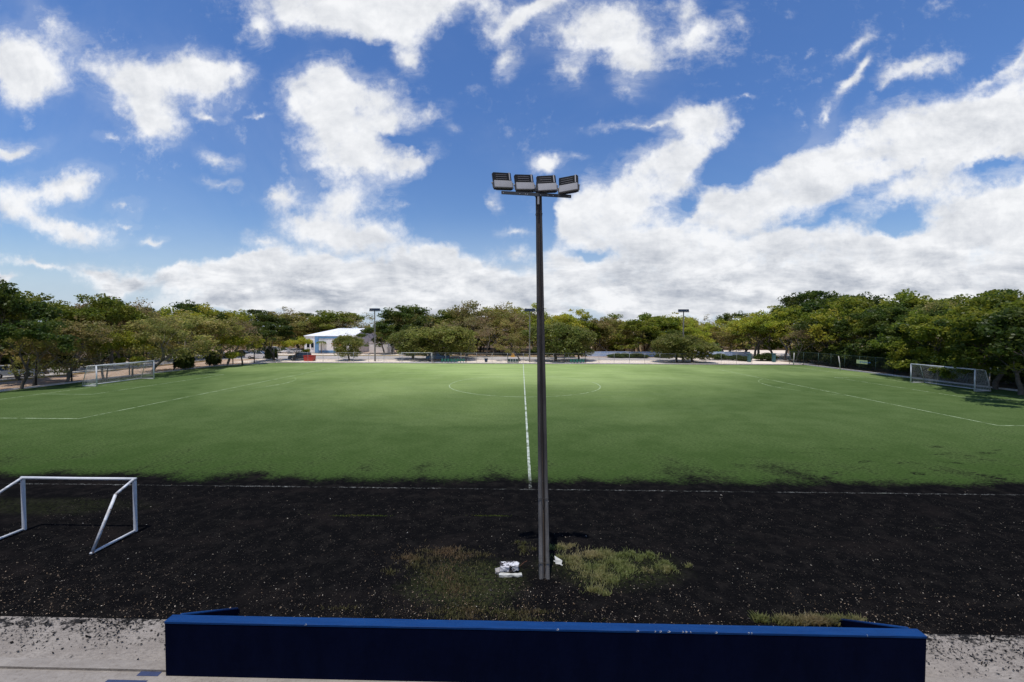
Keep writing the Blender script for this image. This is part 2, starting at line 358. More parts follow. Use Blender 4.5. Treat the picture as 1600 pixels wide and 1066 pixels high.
def turf_layers(N, g, b, line=False, linecol=(.62,.68,.55), bury=.0):
    s = N.new('ShaderNodeSeparateXYZ'); N.l.new(g, s.inputs[0]); X, Y = s.outputs[0], s.outputs[1]
    big = N.noise(g, .045, 5, .6); mid = N.noise(g, .35, 6, .65); 
    stv = N.vmath('MULTIPLY', g, (1.0, 2.6, 1)); fine = N.noise(stv, 5.5, 7, .75); vfine = N.noise(g, 30, 4, .7)
    green = N.mix(N.ramp(big, .38, .62), (.33,.42,.155), (.27,.36,.12))
    green = N.mix(N.ramp(mid, .4, .7, 0, .5), green, (.37,.45,.19))
    away = N.math('ADD', N.ramp(Y, 16, -22, 0, 1, False), N.ramp(N.math('ABSOLUTE', N.math('ADD', X, 3)), 12, 46, 0, .75, False))  # turf darkened towards near side and edges in place of lens and viewing-angle falloff
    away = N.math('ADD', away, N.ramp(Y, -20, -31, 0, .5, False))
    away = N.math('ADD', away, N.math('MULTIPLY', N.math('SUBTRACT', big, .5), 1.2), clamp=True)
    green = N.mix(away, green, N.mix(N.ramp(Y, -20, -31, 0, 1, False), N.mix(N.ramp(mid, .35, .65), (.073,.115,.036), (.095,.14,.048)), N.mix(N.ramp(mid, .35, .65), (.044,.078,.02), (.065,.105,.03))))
    # infill granules thicken towards the stand; the gentle slope stands in for viewing-angle darkening
    wear_dimming = N.math('ADD', N.math('ADD', N.ramp(Y, 5, -24, 0, .22, False), N.ramp(Y, -25, -32.0, 0, .13, False)), N.math('ADD', N.ramp(Y, -30.4, -34.0, 0, .66), N.ramp(Y, 29.2, 30.3, 0, .5)))
    wear_dimming = N.math('ADD', wear_dimming, N.ramp(N.math('ABSOLUTE', X), 14, 52, 0, .05, False))  # slight extra darkening to the sides stands in for lens vignette
    wear_dimming = N.math('ADD', wear_dimming, N.math('MULTIPLY', N.math('SUBTRACT', mid, .5), N.ramp(Y, -25, -32, .4, .95)))
    wear_dimming = N.math('ADD', wear_dimming, N.math('MULTIPLY', N.math('SUBTRACT', big, .5), .25))
    # a swept-up streak of granules near the right end
    sx = N.math('SUBTRACT', Y, N.math('ADD', -26.8, N.math('MULTIPLY', N.math('SUBTRACT', X, 15), -.5)))
    streak = N.math('MULTIPLY', N.ramp(N.math('ABSOLUTE', N.math('ADD', sx, N.math('MULTIPLY', N.math('SUBTRACT', mid, .5), 3))), .2, 2.2, .26, 0), N.math('MULTIPLY', N.ramp(X, 10, 15), N.ramp(X, 34, 22)))
    patchy = N.math('MULTIPLY', N.ramp(N.noise(N.vmath('MULTIPLY', g, (.5, 1.5, 1)), .9, 7, .7), .54, .70), N.math('MULTIPLY', N.ramp(X, 6, 16), N.math('MULTIPLY', N.ramp(Y, -23, -28), .30)))
    wear_dimming = N.math('ADD', wear_dimming, patchy)
    f2 = N.math('ADD', N.math('MULTIPLY', fine, .75), N.math('MULTIPLY', vfine, .25))
    green = N.mix(N.math('MULTIPLY', N.ramp(f2, .44, .57, 0, .85), N.ramp(Y, 10, -20, .25, 1, False)), green, N.mix(.5, green, (.012,.022,.008)))
    k = N.ramp(N.math('ADD', N.math('SUBTRACT', f2, .5), N.math('MULTIPLY', N.math('SUBTRACT', wear_dimming, .40), 1.0)), -.13, .16, 0, 1)
    black = N.mix(N.ramp(N.noise(g, 2.2, 6, .7), .45, .68), (.005,.005,.0055), (.012,.011,.0105))
    black = N.mix(N.ramp(N.noise(g, 17, 5, .75), .57, .75), black, (.026,.023,.02))
    black = N.mix(N.math('MULTIPLY', N.ramp(N.noise(N.vmath('MULTIPLY', g, (1,1.6,1)), .45, 6, .65), .5, .72), .8), black, (.013,.011,.0105))
    # bare-ish green patches where the turf shows again near the post
    def blob(px, py, rx, ry, st):
        x, y = gp(px, py); m = N.vmath('MULTIPLY', N.vmath('SUBTRACT', g, (x, y, 0)), (1/rx, 1/ry, 0))
        return N.math('MULTIPLY', N.ramp(N.math('ADD', N.vmath('LENGTH', m), N.math('MULTIPLY', N.math('SUBTRACT', mid, .5), 1.6)), .5, 1.15, 1, 0), st)
    gb = N.math('MAXIMUM', blob(735, 905, 1.8, 1.2, .6), N.math('MAXIMUM', blob(940, 890, 2.2, 1.0, .5), blob(80, 790, 4, .8, .25)))
    gb = N.math('MULTIPLY', gb, N.ramp(N.noise(g, 9, 6, .75), .38, .62))
    black = N.mix(gb, black, (.045,.055,.018))
    c = N.mix(k, green, black)
    if line:
        keep = N.math('MULTIPLY', N.ramp(N.math('ADD', f2, N.math('MULTIPLY', k, -.13)), .34, .54), N.ramp(N.noise(g, .9, 5, .7), .36+bury, .58+bury, .08, 1))
        c = N.mix(keep, c, linecol)
    b.inputs['Sheen Weight'].default_value = .0
    sk = N.noise(N.vmath('MULTIPLY', g, (.09, .75, 1)), 1.0, 7, .7)
    c = N.mix(N.math('MULTIPLY', N.ramp(sk, .48, .66), N.ramp(Y, -24, -4, 0, .42)), c, (.10,.15,.055))
    c = N.mix(N.math('MULTIPLY', N.ramp(N.noise(N.vmath('MULTIPLY', g, (.15, .9, 1)), 1.7, 6, .7), .66, .76), .55), c, (.05,.075,.03))
    bn = N.new('ShaderNodeBump'); bn.inputs['Strength'].default_value = .9; bn.inputs['Distance'].default_value = .045
    h = N.math('ADD', N.math('MULTIPLY', N.noise(g, 7, 8, .75), 1.0), N.math('MULTIPLY', N.noise(g, 1.4, 4, .6), 1.2))
    N.l.new(h, bn.inputs['Height']); N.l.new(bn.outputs[0], b.inputs['Normal'])
    return c
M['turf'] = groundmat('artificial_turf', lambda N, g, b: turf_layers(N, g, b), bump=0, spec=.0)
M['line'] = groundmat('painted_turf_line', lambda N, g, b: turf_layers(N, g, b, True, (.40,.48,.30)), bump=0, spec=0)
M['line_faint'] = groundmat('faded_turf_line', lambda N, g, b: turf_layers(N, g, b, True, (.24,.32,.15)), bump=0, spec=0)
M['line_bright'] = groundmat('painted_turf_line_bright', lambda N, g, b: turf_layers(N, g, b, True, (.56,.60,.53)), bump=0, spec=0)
def L_strip(N, g, b):
    s = N.new('ShaderNodeSeparateXYZ'); N.l.new(g, s.inputs[0]); Y = s.outputs[1]
    c = N.mix(N.ramp(N.noise(g, 1.3, 7, .7), .35, .7), (.325,.29,.25), (.24,.21,.18))
    c = N.mix(N.ramp(N.noise(N.vmath('MULTIPLY', g, (1,2,1)), 11, 8, .8), .42, .68), c, (.17,.15,.13))
    q = N.math('ADD', N.noise(N.vmath('MULTIPLY', g, (1, 1.7, 1)), 2.6, 8, .8), N.ramp(Y, -41.6, -40.3, -.12, .085, False))
    return N.mix(N.ramp(q, .53, .60), c, (.014,.013,.012))
def L_tread(N, g, b):
    c = N.mix(N.ramp(N.noise(N.vmath('MULTIPLY', g, (.6,2,1)), 1.6, 8, .75), .35, .68), (.315,.285,.25), (.225,.20,.175))
    c = N.mix(N.ramp(N.noise(g, 15, 7, .8), .5, .72), c, (.17,.145,.12))
    c = N.mix(N.ramp(N.noise(N.vmath('MULTIPLY', g, (1,2.5,1)), .9, 8, .8), .6, .68, 0, .5), c, (.12,.10,.085))
    return N.mix(N.ramp(N.noise(g, 60, 4, .7), .68, .74), c, (.06,.05,.045))
M['tread_conc'] = groundmat('stained_tread_concrete', L_tread, bump=.5, bscale=22)
M['strip'] = groundmat('dusty_concrete', L_strip, bump=.6, bscale=14)

# ------------------------------------------------------------------ setting: ground sheets
sheet('ground', [(-1500,-1500),(1500,-1500),(1500,1500),(-1500,1500)], -.06, M['soil'])
TX0, TX1, TY0, TY1 = -56.2, 55.0, -40.42, 30.6
turf = sheet('turf_field', [(TX0,TY0),(TX1,TY0),(TX1,TY1),(-50,TY1),(-56.2,22)], 0, M['turf'])
# leaf litter under the woods, pale ground beyond the far touchline
sheet('leaf_litter_ground', [(TX1+.3,-60),(140,-60),(140,110),(60,110),(56,38),(TX1+.3,31)], -.05, M['litter'])
sheet('shaded_soil', [(-140,-60),(-84.5,-60),(-84.5,34),(-110,60),(-140,80)], -.05, M['litter'])
sheet('verge_ground', [(-66,-60),(-57,-60),(-57,23),(-50.5,31.2),(-58,40),(-66,34)], -.048, M['soil'])
sheet('woodland_floor', [(-24,58),(16,58),(17,150),(-80,150),(-80,84),(-34,84)], -.05, M['litter'])
sheet('far_sidewalk', [(-60,31),(-20,31),(47,31),(60,34),(56,41.5),(-60,40.5)], -.045, M['pale'])
sheet('far_road', [(-90,40.7),(60,42),(62,52),(30,50),(-20,53),(-90,53)], -.041, M['road'])
sheet('side_road', [(-83,-60),(-67,-60),(-67,40.69),(-83,40.69)], -.041, M['road'])
sheet('forecourt', [(-90,53.3),(-20,53.3),(-18,62),(-90,62)], -.037, M['pale'])
sheet('plaza', [(36,43),(62,43.8),(90,90),(50,90),(38,60)], -.033, M['pale'])

# kerbs
def kerb(name, pts, w, h, m, z0=-.06):
    mb = MB()
    for (a, b_) in zip(pts[:-1], pts[1:]):
        a, b_ = Vector((*a, 0)), Vector((*b_, 0)); d = (b_-a); L = d.length; n = int(max(1, L//4)); ang = math.atan2(d.y, d.x)
        for i in range(n):
            c = a + d*((i+.5)/n); mb.box((c.x, c.y, z0 + h/2 + random.uniform(-.012, .012)), (L/n - .02, w, h), ang)
    return tag(mb.build(name, m), kind='structure')
kerb('kerb_right', [(55.25,-60),(55.25,31.0)], .25, .22, M['kerb'])
kerb('kerb_far', [(-50,31.0),(55,31.0)], .28, .18, M['kerb'])
kerb('kerb_left', [(-56.5,-60),(-56.5,22.2),(-50.2,30.9)], .25, .20, M['kerb'])
kerb('road_kerb_near', [(-66.8,-60),(-66.8,38)], .3, .2, M['yellow_kerb'])
kerb('road_kerb_far', [(-83.4,-60),(-83.4,36)], .3, .2, M['yellow_kerb'])
kerb('road_kerb_back', [(-82,53.2),(-20,53.2),(14,51.3)], .3, .2, M['yellow_kerb'])
kerb('road_kerb_front', [(-60,40.6),(56,41.8)], .25, .14, M['kerb'])

# pitch markings
def line_strip(mb, pts, w, z):
    pts = [Vector((*p, 0)) for p in pts]; n = len(pts)
    for i in range(n-1):
        a, b_ = pts[i], pts[i+1]; d = (b_-a).normalized(); nn = Vector((-d.y, d.x, 0))*w/2
        q = [a-nn, b_-nn, b_+nn, a+nn]; mb.add([(v.x, v.y, z) for v in q], [(0,1,2,3)])
HL = 50.08
def arcp(cx, r, a0, a1, n=64): return [(cx + r*math.cos(a0+(a1-a0)*i/n), r*math.sin(a0+(a1-a0)*i/n)) for i in range(n+1)]
mb = MB(); z = .004
for sgn in (-1, 1):
    x0, x1, x2 = sgn*HL, sgn*(HL-16.5), sgn*(HL-5.5)
    line_strip(mb, [(x0,-20.16),(x1,-20.16)], .12, z); line_strip(mb, [(x1,-20.22),(x1,20.22)], .12, z+.0005); line_strip(mb, [(x1,20.16),(x0,20.16)], .12, z)
    line_strip(mb, [(x0,-9.16),(x2,-9.16)], .11, z); line_strip(mb, [(x2,-9.2),(x2,9.2)], .11, z+.0005); line_strip(mb, [(x2,9.16),(x0,9.16)], .11, z)
    line_strip(mb, [(x0,-32.5),(x0,30.3)], .12, z)
    a = math.acos(5.5/9.15)
    c0 = math.pi if sgn > 0 else 0
    line_strip(mb, arcp(sgn*(HL-11), 9.15, c0-.33, c0+.2, 16), .12, z+.001)
    fm = MB(); line_strip(fm, arcp(sgn*(HL-11), 9.15, c0-a, c0-.331, 16), .12, z+.001); line_strip(fm, arcp(sgn*(HL-11), 9.15, c0+.201, c0+a, 16), .12, z+.001)
    tag(fm.build('faded_arc_line', M['line_faint'], flip=False), kind='structure')
line_strip(mb, [(-14,-20.0),(-30,-17.2)], .1, z+.001) if False else None
line_strip(mb, arcp(0, 9.15, 0, 2*math.pi, 120), .12, z)
tag(mb.build('pitch_lines', M['line'], flip=False), kind='structure')
mb = MB(); line_strip(mb, [(0,-32.5),(0,30.4)], .13, z+.001); tag(mb.build('halfway_line', M['line_bright'], flip=False), kind='structure')

M['line_dusty'] = groundmat('buried_touch_line', lambda N, g, b: turf_layers(N, g, b, True, (.36,.37,.34), .02), bump=0, spec=0)
mb = MB(); line_strip(mb, [(-HL,-32.58),(HL,-32.58)], .10, z+.0015)
tag(mb.build('touch_line', M['line_dusty'], flip=False), kind='structure')
# ------------------------------------------------------------------ spectator stand in front of the camera
def steps_profile():
    return [(-40.42, 0.0), (-41.62, 0.0)]
mb = MB()
mb.box((0, -41.03, -.045), (70, 1.2, .11))
tag(mb.build('concrete_apron', M['strip']), kind='structure')
mb = MB()
mb.box((0, -41.735, -.07), (70, .21, .26)); mb.box((0, -42.07, -.11), (70, .455, .25))
z_, y_ = .10, -42.30
prof = [(y_, -.1), (y_, z_)]
for i in range(10):
    h = .47 if i else 0; z_ += h if i else .0
    prof.append((y_, z_)); y_ -= .62; prof.append((y_, z_))
prof.append((y_-14, z_)); prof.append((y_-14, -.1))
out = [prof[0]]
for q in prof[1:]:
    if abs(q[0]-out[-1][0]) + abs(q[1]-out[-1][1]) > 1e-4: out.append(q)
mb.prism(out, 'X', -35, 35)
bl = mb.build('concrete_bleachers', M['tread_conc'])
tag(bl, 'long stepped concrete terrace at the bottom of the picture', 'bleachers')
# blue parapet with two sloping side walls
def L_par(N, g, b):
    s = N.new('ShaderNodeNewGeometry'); ns = N.new('ShaderNodeSeparateXYZ'); N.l.new(s.outputs['True Normal'], ns.inputs[0])
    c = N.mix(N.ramp(N.noise(N.vmath('MULTIPLY', g, (.3,4,1)), 5, 6, .7), .3, .7), (.003,.032,.125), (.005,.044,.16))
    c = N.mix(N.ramp(N.noise(g, 1.2, 5, .7), .5, .8, 0, .5), c, (.003,.022,.085))
    return N.mix(N.ramp(N.noise(g, 26, 6, .7), .735, .75), c, (.5,.55,.6))
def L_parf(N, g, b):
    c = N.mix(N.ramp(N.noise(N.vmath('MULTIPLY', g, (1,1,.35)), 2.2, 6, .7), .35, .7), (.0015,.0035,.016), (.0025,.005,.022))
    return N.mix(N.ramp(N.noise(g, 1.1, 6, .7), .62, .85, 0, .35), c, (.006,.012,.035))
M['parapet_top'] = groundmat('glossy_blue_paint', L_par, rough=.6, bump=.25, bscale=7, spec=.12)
M['parapet_face'] = groundmat('dark_navy_face', L_parf, rough=.8, bump=.15, bscale=5, spec=.03)  # face and side walls coloured far darker than the blue coping
YF = -41.93
xl = at(257.5, 1020, YF)[0]
for (pa, pb, zz) in (((213,1056),(256,1047.5),.018), ((152,1076),(231,1063.5),.103)):
    (ax_, ay_), (bx_, by_) = gp(*pa, zz), gp(*pb, zz); mb = MB(); mb.box(((ax_+bx_)/2, (ay_+by_)/2, zz), (bx_-ax_, by_-ay_, .006)); mb.build('painted_seat_mark', M['tread'], bl)
xr = at(1448, 1020, YF)[0]; zt = at(850, 983, YF)[2]; thick = .2
zt_l = zt
par = empty('blue_parapet', ((xl+xr)/2, YF+thick/2, 0), 0, 'long blue-topped parapet wall with navy face, at the foot of the terrace', 'wall')
cx = (xl+xr)/2
mb = MB(); mb.box((0, 0, (zt-.03)/2+.0), (xr-xl-.012, thick-.012, zt-.03)); mb.build('wall_face', M['parapet_face'], par)
mb = MB()
nseg = 60; prof_top = []
V = []; F = []
for i in range(nseg+1):
    x = -(xr-xl)/2 + (xr-xl)*i/nseg; j = random.uniform(-.003, .003)
    V += [(x,-thick/2,zt-.04),(x,-thick/2+j*.5,zt-.006),(x,-thick/2+.008,zt+j*.6),(x,thick/2-.01,zt+j*.6),(x,thick/2,zt-.01),(x,thick/2,zt-.04)]
for i in range(nseg):
    for k in range(5): F.append((i*6+k,(i+1)*6+k,(i+1)*6+k+1,i*6+k+1))
F += [tuple(range(6)), tuple(range(nseg*6, nseg*6+6))[::-1]]
mb.add(V, F); mb.build('coping', M['parapet_top'], par)
for sgn, xe in ((-1, xl), (1, xr)):
    x0 = (xe - cx) - sgn*.09; x1 = x0 - sgn*.12
    mb = MB(); mb.prism([(thick/2+.002, 0), (thick/2+.002, zt-.02), (1.66, .10), (1.66, 0)], 'X', min(x0, x1), max(x0, x1)); sw = mb.build('sloping_side_wall', M['parapet_face'], par); xm = (x0+x1)/2; mb = MB(); mb.tube([(xm,thick/2+.01,zt-.018),(xm,1.655,.104)], .03, 6); mb.build('coping', M['parapet_top'], sw)
for i in range(15):
    mb = MB(); x = random.choice([random.uniform(-6.5, 7), random.uniform(1.5, 4.2), random.uniform(2.1, 3.4)]); w = random.uniform(.012, .06)
    V = [(x, -thick/2-.002, zt-.012), (x+w*.4, -thick/2-.002, zt-.02), (x+w, -thick/2-.002, zt-.010), (x+w*.9, -thick/2+.006, zt+.004), (x+w*.3, -thick/2+.014, zt+.004)]
    mb.add(V, [(0,1,2,3,4)]); mb.build('paint_chip', M['bag'], par, flip=False)

# ------------------------------------------------------------------ flood-light pole near the stand
def make_lamp():
    """flood head: origin on the arm, back of the lamp faces -Y, light side faces +Y"""
    root = empty('floodlight')
    mb = MB(); mb.box((0,0,.26), (.52,.05,.46), bev=.012); mb.build('housing', M['black'], root)
    mb = MB()
    for i in range(9): mb.box((0,-.045,.27+i*.026), (.49,.045,.007))
    f = mb.build('cooling_fins', M['dark_steel'], root)
    for r in range(3): MB().box((-.03,-.07,.30+r*.06), (.30,.006,.010)).build('vent_strip', M['led'], root)
    mb = MB(); mb.box((.195,-.073,.38), (.028,.012,.22)); mb.build('cable_strip', M['alu'], root)
    mb = MB(); mb.box((0,-.06,.145), (.50,.075,.20), bev=.012); mb.build('driver_box', M['alu'], root)
    mb = MB(); mb.box((0,.028,.26), (.44,.006,.42)); mb.build('lens_panel', M['glass'], root)
    mb = MB(); mb.tube([(-.275,-.0,.22),(-.275,-.03,.06),(-.235,-.04,.02),(-.2,-.04,.0),(.2,-.04,.0),(.235,-.04,.02),(.275,-.03,.06),(.275,0,.22)], .013, 6); mb.build('bracket', M['black'], root)
    for sx in (-1,1): MB().tube([(sx*.26,0,.22),(sx*.30,0,.22)], .018, 8).build('pivot_bolt', M['steel'], root)
    return root
def i_section(w, d, fl, web):
    # H section: two flange ribs left and right of a recess
    hw, hd = w/2, d/2
    return [(-hw,-hd+.015),(-hw+.02,-hd),(-hw+fl-.02,-hd),(-hw+fl,-hd+.03),(-hw+fl+.02,-hd+web),(hw-fl-.02,-hd+web),(hw-fl,-hd+.03),(hw-fl+.02,-hd),(hw-.02,-hd),(hw,-hd+.015),
            (hw,hd-.015),(hw-.02,hd),(hw-fl+.02,hd),(hw-fl,hd-.03),(hw-fl-.02,hd-web),(-hw+fl+.02,hd-web),(-hw+fl,hd-.03),(-hw+fl-.02,hd),(-hw+.02,hd),(-hw,hd-.015)]
def make_pole(H, wb, wt, lean, detail=True):
    mb = MB(); n = 20; V = []; F = []; segs = 24 if detail else 2
    for i in range(segs+1):
        t = i/segs; w = wb + (wt-wb)*t
        for p in i_section(w, w*.9, w*.36, w*.22):
            V.append((p[0]+lean*t + (random.uniform(-.002,.002) if detail else 0), p[1], H*t))
    for i in range(segs):
        for k in range(n): F.append((i*n+k, i*n+(k+1)%n, (i+1)*n+(k+1)%n, (i+1)*n+k))
    F += [tuple(range(n))[::-1], tuple(range(segs*n, segs*n+n))]
    mb.add(V, F); return mb
bx, by = gp(850.5, 901)
tx, ty, tz = at(841.5, 291, by)
pole = empty('floodlight_pole', (bx, by, 0), 0, 'tall weathered concrete pole with four floodlights, standing in the black infill near the stand', 'light pole')
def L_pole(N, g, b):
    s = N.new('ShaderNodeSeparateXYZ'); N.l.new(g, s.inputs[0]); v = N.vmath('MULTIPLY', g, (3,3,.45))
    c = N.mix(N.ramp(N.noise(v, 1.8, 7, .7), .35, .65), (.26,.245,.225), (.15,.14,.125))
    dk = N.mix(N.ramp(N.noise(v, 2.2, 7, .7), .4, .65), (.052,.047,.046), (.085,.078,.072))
    return N.mix(N.ramp(N.math('ADD', s.outputs[2], N.math('MULTIPLY', N.math('SUBTRACT', N.noise(v, 1.1, 6, .7), .5), 6)), .8, 4.6), c, dk)  # upper shaft coloured darker to stand in for shade; streaks are weathering
M['pole_shaded'] = groundmat('weathered_shaded_concrete', L_pole, bump=.3, bscale=30, spec=.1)
M['groove'] = mat('groove_brown', (.10,.07,.05), .95, col2=(.05,.04,.035), scale=3, stretch=(1,1,.3))
make_pole(tz, .285, .155, tx-bx).build('shaft', M['pole_shaded'], pole)
lean = tx-bx
mb = MB()
for i in range(12):
    t0, t1 = i/12, (i+1)/12
    w0, w1 = .285+(.155-.285)*t0, .285+(.155-.285)*t1
    a, b_ = w0*.1, w1*.1
    mb.add([(lean*t0-a, -w0*.45+w0*.22-.003, tz*t0+.02),(lean*t0+a, -w0*.45+w0*.22-.003, tz*t0+.02),(lean*t1+b_, -w1*.45+w1*.22-.003, tz*t1),(lean*t1-b_, -w1*.45+w1*.22-.003, tz*t1)], [(0,1,2,3)])
mb.build('dark_groove', M['groove'], pole, flip=False)  # dark brown strip down the recess of the shaft
for zz in (.45, 2.2, tz-.75, 7.3):
    mb = MB()
    t = zz/tz; w = (.285+(.155-.285)*t)*.5+.008; c = lean*t
    mb.tube([(c-w,-w*.93,zz),(c+w,-w*.93,zz+.01),(c+w,w*.93,zz),(c-w,w*.93,zz),(c-w,-w*.93,zz)], .006, 5)
    mb.build('wire_band', M['black'], pole)
mb = MB(); mb.tube([(lean*t+ .01 + .01*math.sin(9*t), -(.285+(.155-.285)*t)*.45+.02, tz*t) for t in [i/30 for i in range(1, 31)]], .012, 6); mb.build('cable', M['black'], pole)
mb = MB(); mb.box((lean-.01,-.12,tz-.42), (.05,.05,.2)); mb.build('junction_box', M['alu'], pole)
mb = MB()
mb.tube([(lean-.06,-.1,tz-.35),(lean-.18,-.12,tz-.2),(lean-.28,-.1,tz-.1)], .008, 5); mb.tube([(lean-.05,-.1,tz-.3),(lean-.12,-.13,tz-.22),(lean-.16,-.1,tz-.08)], .008, 5)
mb.build('loose_cable', M['black'], pole)
armc = at(838.5, 304.5, by-.12); ayaw = R(8)
am = empty('arm_mount'); bpy.data.objects.remove(am)
A4 = Matrix.Translation((armc[0]-bx, -.14, armc[2])) @ Matrix.Rotation(ayaw, 4, 'Z') @ Matrix.Rotation(R(.8), 4, 'Y')
mb = MB(); mb.box((0,0,.0), (1.86,.012,.085), M4=A4); mb.box((0,.045,.037), (1.86,.09,.01), M4=A4); ar = mb.build('crossarm', M['dark_steel'], pole)
for x in (-.88,-.45,-.3,-.25,.1,.3,.44,.87): MB().box((x,-.012,-.01), (.022,.014,.022), M4=A4).build('bolt', M['steel'], ar)
mb = MB(); mb.box((lean,-.11,tz-.14), (.23,.06,.10), bev=.01); mb.box((lean,-.1,tz-.02), (.14,.03,.2)); mb.build('clamp', M['black'], pole)
lampx = [(786.5,297.5,19,.0),(821,300.5,15,0),(855.5,302,4,0),(889,303,-17,0)]
lamp0 = None
for i, (px, py, yw, rl) in enumerate(lampx):
    p = at(px, py, by-.10)
    l = make_lamp() if lamp0 is None else copy_tree(lamp0)
    lamp0 = lamp0 or l
    l.parent = pole; l.location = (p[0]-bx, -.08, p[2]-.005)
    l.rotation_euler = Euler((R(-12), R(-4), R(yw)), 'XYZ')
    l.name = 'floodlight'
# sub-sub parts would be one level too deep: join each lamp's pieces as parts of the lamp, lamp as part of pole

# far poles
def far_pole(px, pybase, pytop, label, rz):
    x, y = gp(px, pybase, -.04); t = at(px, pytop+2, y); H = t[2]+.04
    r = empty('floodlight_pole', (x, y, -.04), rz, label, 'light pole', 'floodlight poles along the far touchline')
    make_pole(H, .30, .17, 0, False).build('shaft', M['pole_conc'], r)
    mb = MB(); mb.box((0,-.12,H-.25), (2.2,.08,.10)); mb.build('crossarm', M['dark_steel'], r)
    for k in range(4):
        l = copy_tree(lamp0); l.parent = r; l.location = (-.87+k*.58, -.1, H-.2); l.scale = (1.12, 1.12, 1.15)
        l.rotation_euler = (R(12), 0, math.pi + R((k-1.5)*10))
    return r
far_pole(586, 564.5, 482.5, 'far floodlight pole in front of the pale corrugated wall, left of the midline', 0)
far_pole(827.5, 566, 483, 'far floodlight pole on the midline, mostly lost against the olive trees', 0)
far_pole(1067, 566, 484, 'far floodlight pole rising beside the low dark tree at the right', 0)

# ------------------------------------------------------------------ goals
def training_goal():
    y0 = gp(212, 831)[1]; xr_ = gp(212, 831)[0]; xl_ = gp(32, 831)[0]
    hz = at(212, 748, y0)[2]
    g = empty('training_goal', ((xl_+xr_)/2, y0, 0), 0, 'small white tube goal without a net, standing on the black infill', 'goal')
    hw = (xr_-xl_)/2; r = .055
    for s in (-1, 1):
        mb = MB(); mb.box((s*hw, 0, hz/2), (.10, .09, hz), bev=.02); mb.build('post', M['white'], g)
        x = s*hw
        mb = MB(); mb.tube([(x,-.04,hz-.02),(x+s*.0,-.62,hz-.27)], .04, 10); mb.build('top_stay', M['white_worn'], g)
        mb = MB(); mb.tube([(x,-.62,hz-.27),(x,-1.36,.05)], .042, 10); mb.build('rear_stay', M['white_worn'], g)
        mb = MB(); mb.tube([(x,-.05,.05),(x,-1.40,.05)], .038, 10); mb.build('base_bar', M['white'], g)
        mb = MB()
        for (yy, zz) in ((-.62,hz-.27),(-.83,1.12),(-1.08,.62),(-1.37,.06)): mb.tube([(x-.056*s,yy,zz-.012),(x+.056*s,yy,zz+.012)], .012, 6)
        mb.build('rusty_net_hook', M['rust'], g)
    mb = MB(); mb.tube([(-hw-.05,0,hz-.01),(0,0,hz-.018),(hw+.05,0,hz-.01)], .045, 12); mb.build('crossbar', M['white'], g)
    mb = MB(); mb.tube([(-hw,-1.38,.04),(hw*-.4,-1.38,.04)], .03, 8)
    return g
training_goal()
def net_grid(P00, P10, P01, P11, nu, nv, r, sag=0.0):
    mb = MB()
    def pt(u, v):
        p = Vector(P00)*(1-u)*(1-v)+Vector(P10)*u*(1-v)+Vector(P01)*(1-u)*v+Vector(P11)*u*v
        p.z -= sag*math.sin(math.pi*u)*math.sin(math.pi*v); return p
    for i in range(nu+1): mb.tube([pt(i/nu, j/6) for j in range(7)], r, 3, cap=False)
    for j in range(nv+1): mb.tube([pt(i/8, j/nv) for i in range(9)], r, 3, cap=False)
    return mb
def big_goal(x, rz, label):
    g = empty('football_goal', (x, 0, 0), rz, label, 'goal', 'full-size goals at the two ends')
    # local: mouth plane at x=0 facing -X, net behind at +X
    W2, H = 3.66, 2.44
    for s in (-1, 1):
        mb = MB(); mb.tube([(0,s*W2,0),(0,s*W2,H)], .07, 12); mb.build('post', M['white'], g)
        mb = MB(); mb.tube([(0,s*W2,H),(.9,s*W2,H-.03),(1.1,s*W2,H-.14),(1.2,s*W2,H-.4),(1.75,s*W2,.05)], .045, 8); mb.build('side_frame', M['white_worn'], g)
        mb = MB(); mb.tube([(0,s*W2,.06),(1.75,s*W2,.06)], .05, 8); mb.build('side_base_bar', M['white'], g)
        net_grid((0,s*W2,.05),(1.72,s*W2,.05),(0,s*W2,H),(1.1,s*W2,H-.15),10,14,.006).build('side_net', M['net'], g)
    mb = MB(); mb.tube([(0,-W2-.06,H),(0,W2+.06,H)], .07, 12); mb.build('crossbar', M['white'], g)
    mb = MB(); mb.tube([(1.75,-W2,.06),(1.75,W2,.06)], .055, 8); mb.build('rear_base_bar', M['white'], g)
    net_grid((1.74,-W2,.05),(1.74,W2,.05),(1.12,-W2,H-.15),(1.12,W2,H-.15),46,15,.006,.05).build('back_net', M['net'], g)
    net_grid((0,-W2,H),(0,W2,H),(1.1,-W2,H-.12),(1.1,W2,H-.12),46,7,.006,.12).build('roof_net', M['net'], g)
    return g
big_goal(HL, 0, 'netted white goal at the right end of the field, in front of the dark woods')
big_goal(-HL, math.pi, 'netted white goal at the left end of the field, in front of the dark-posted fence')

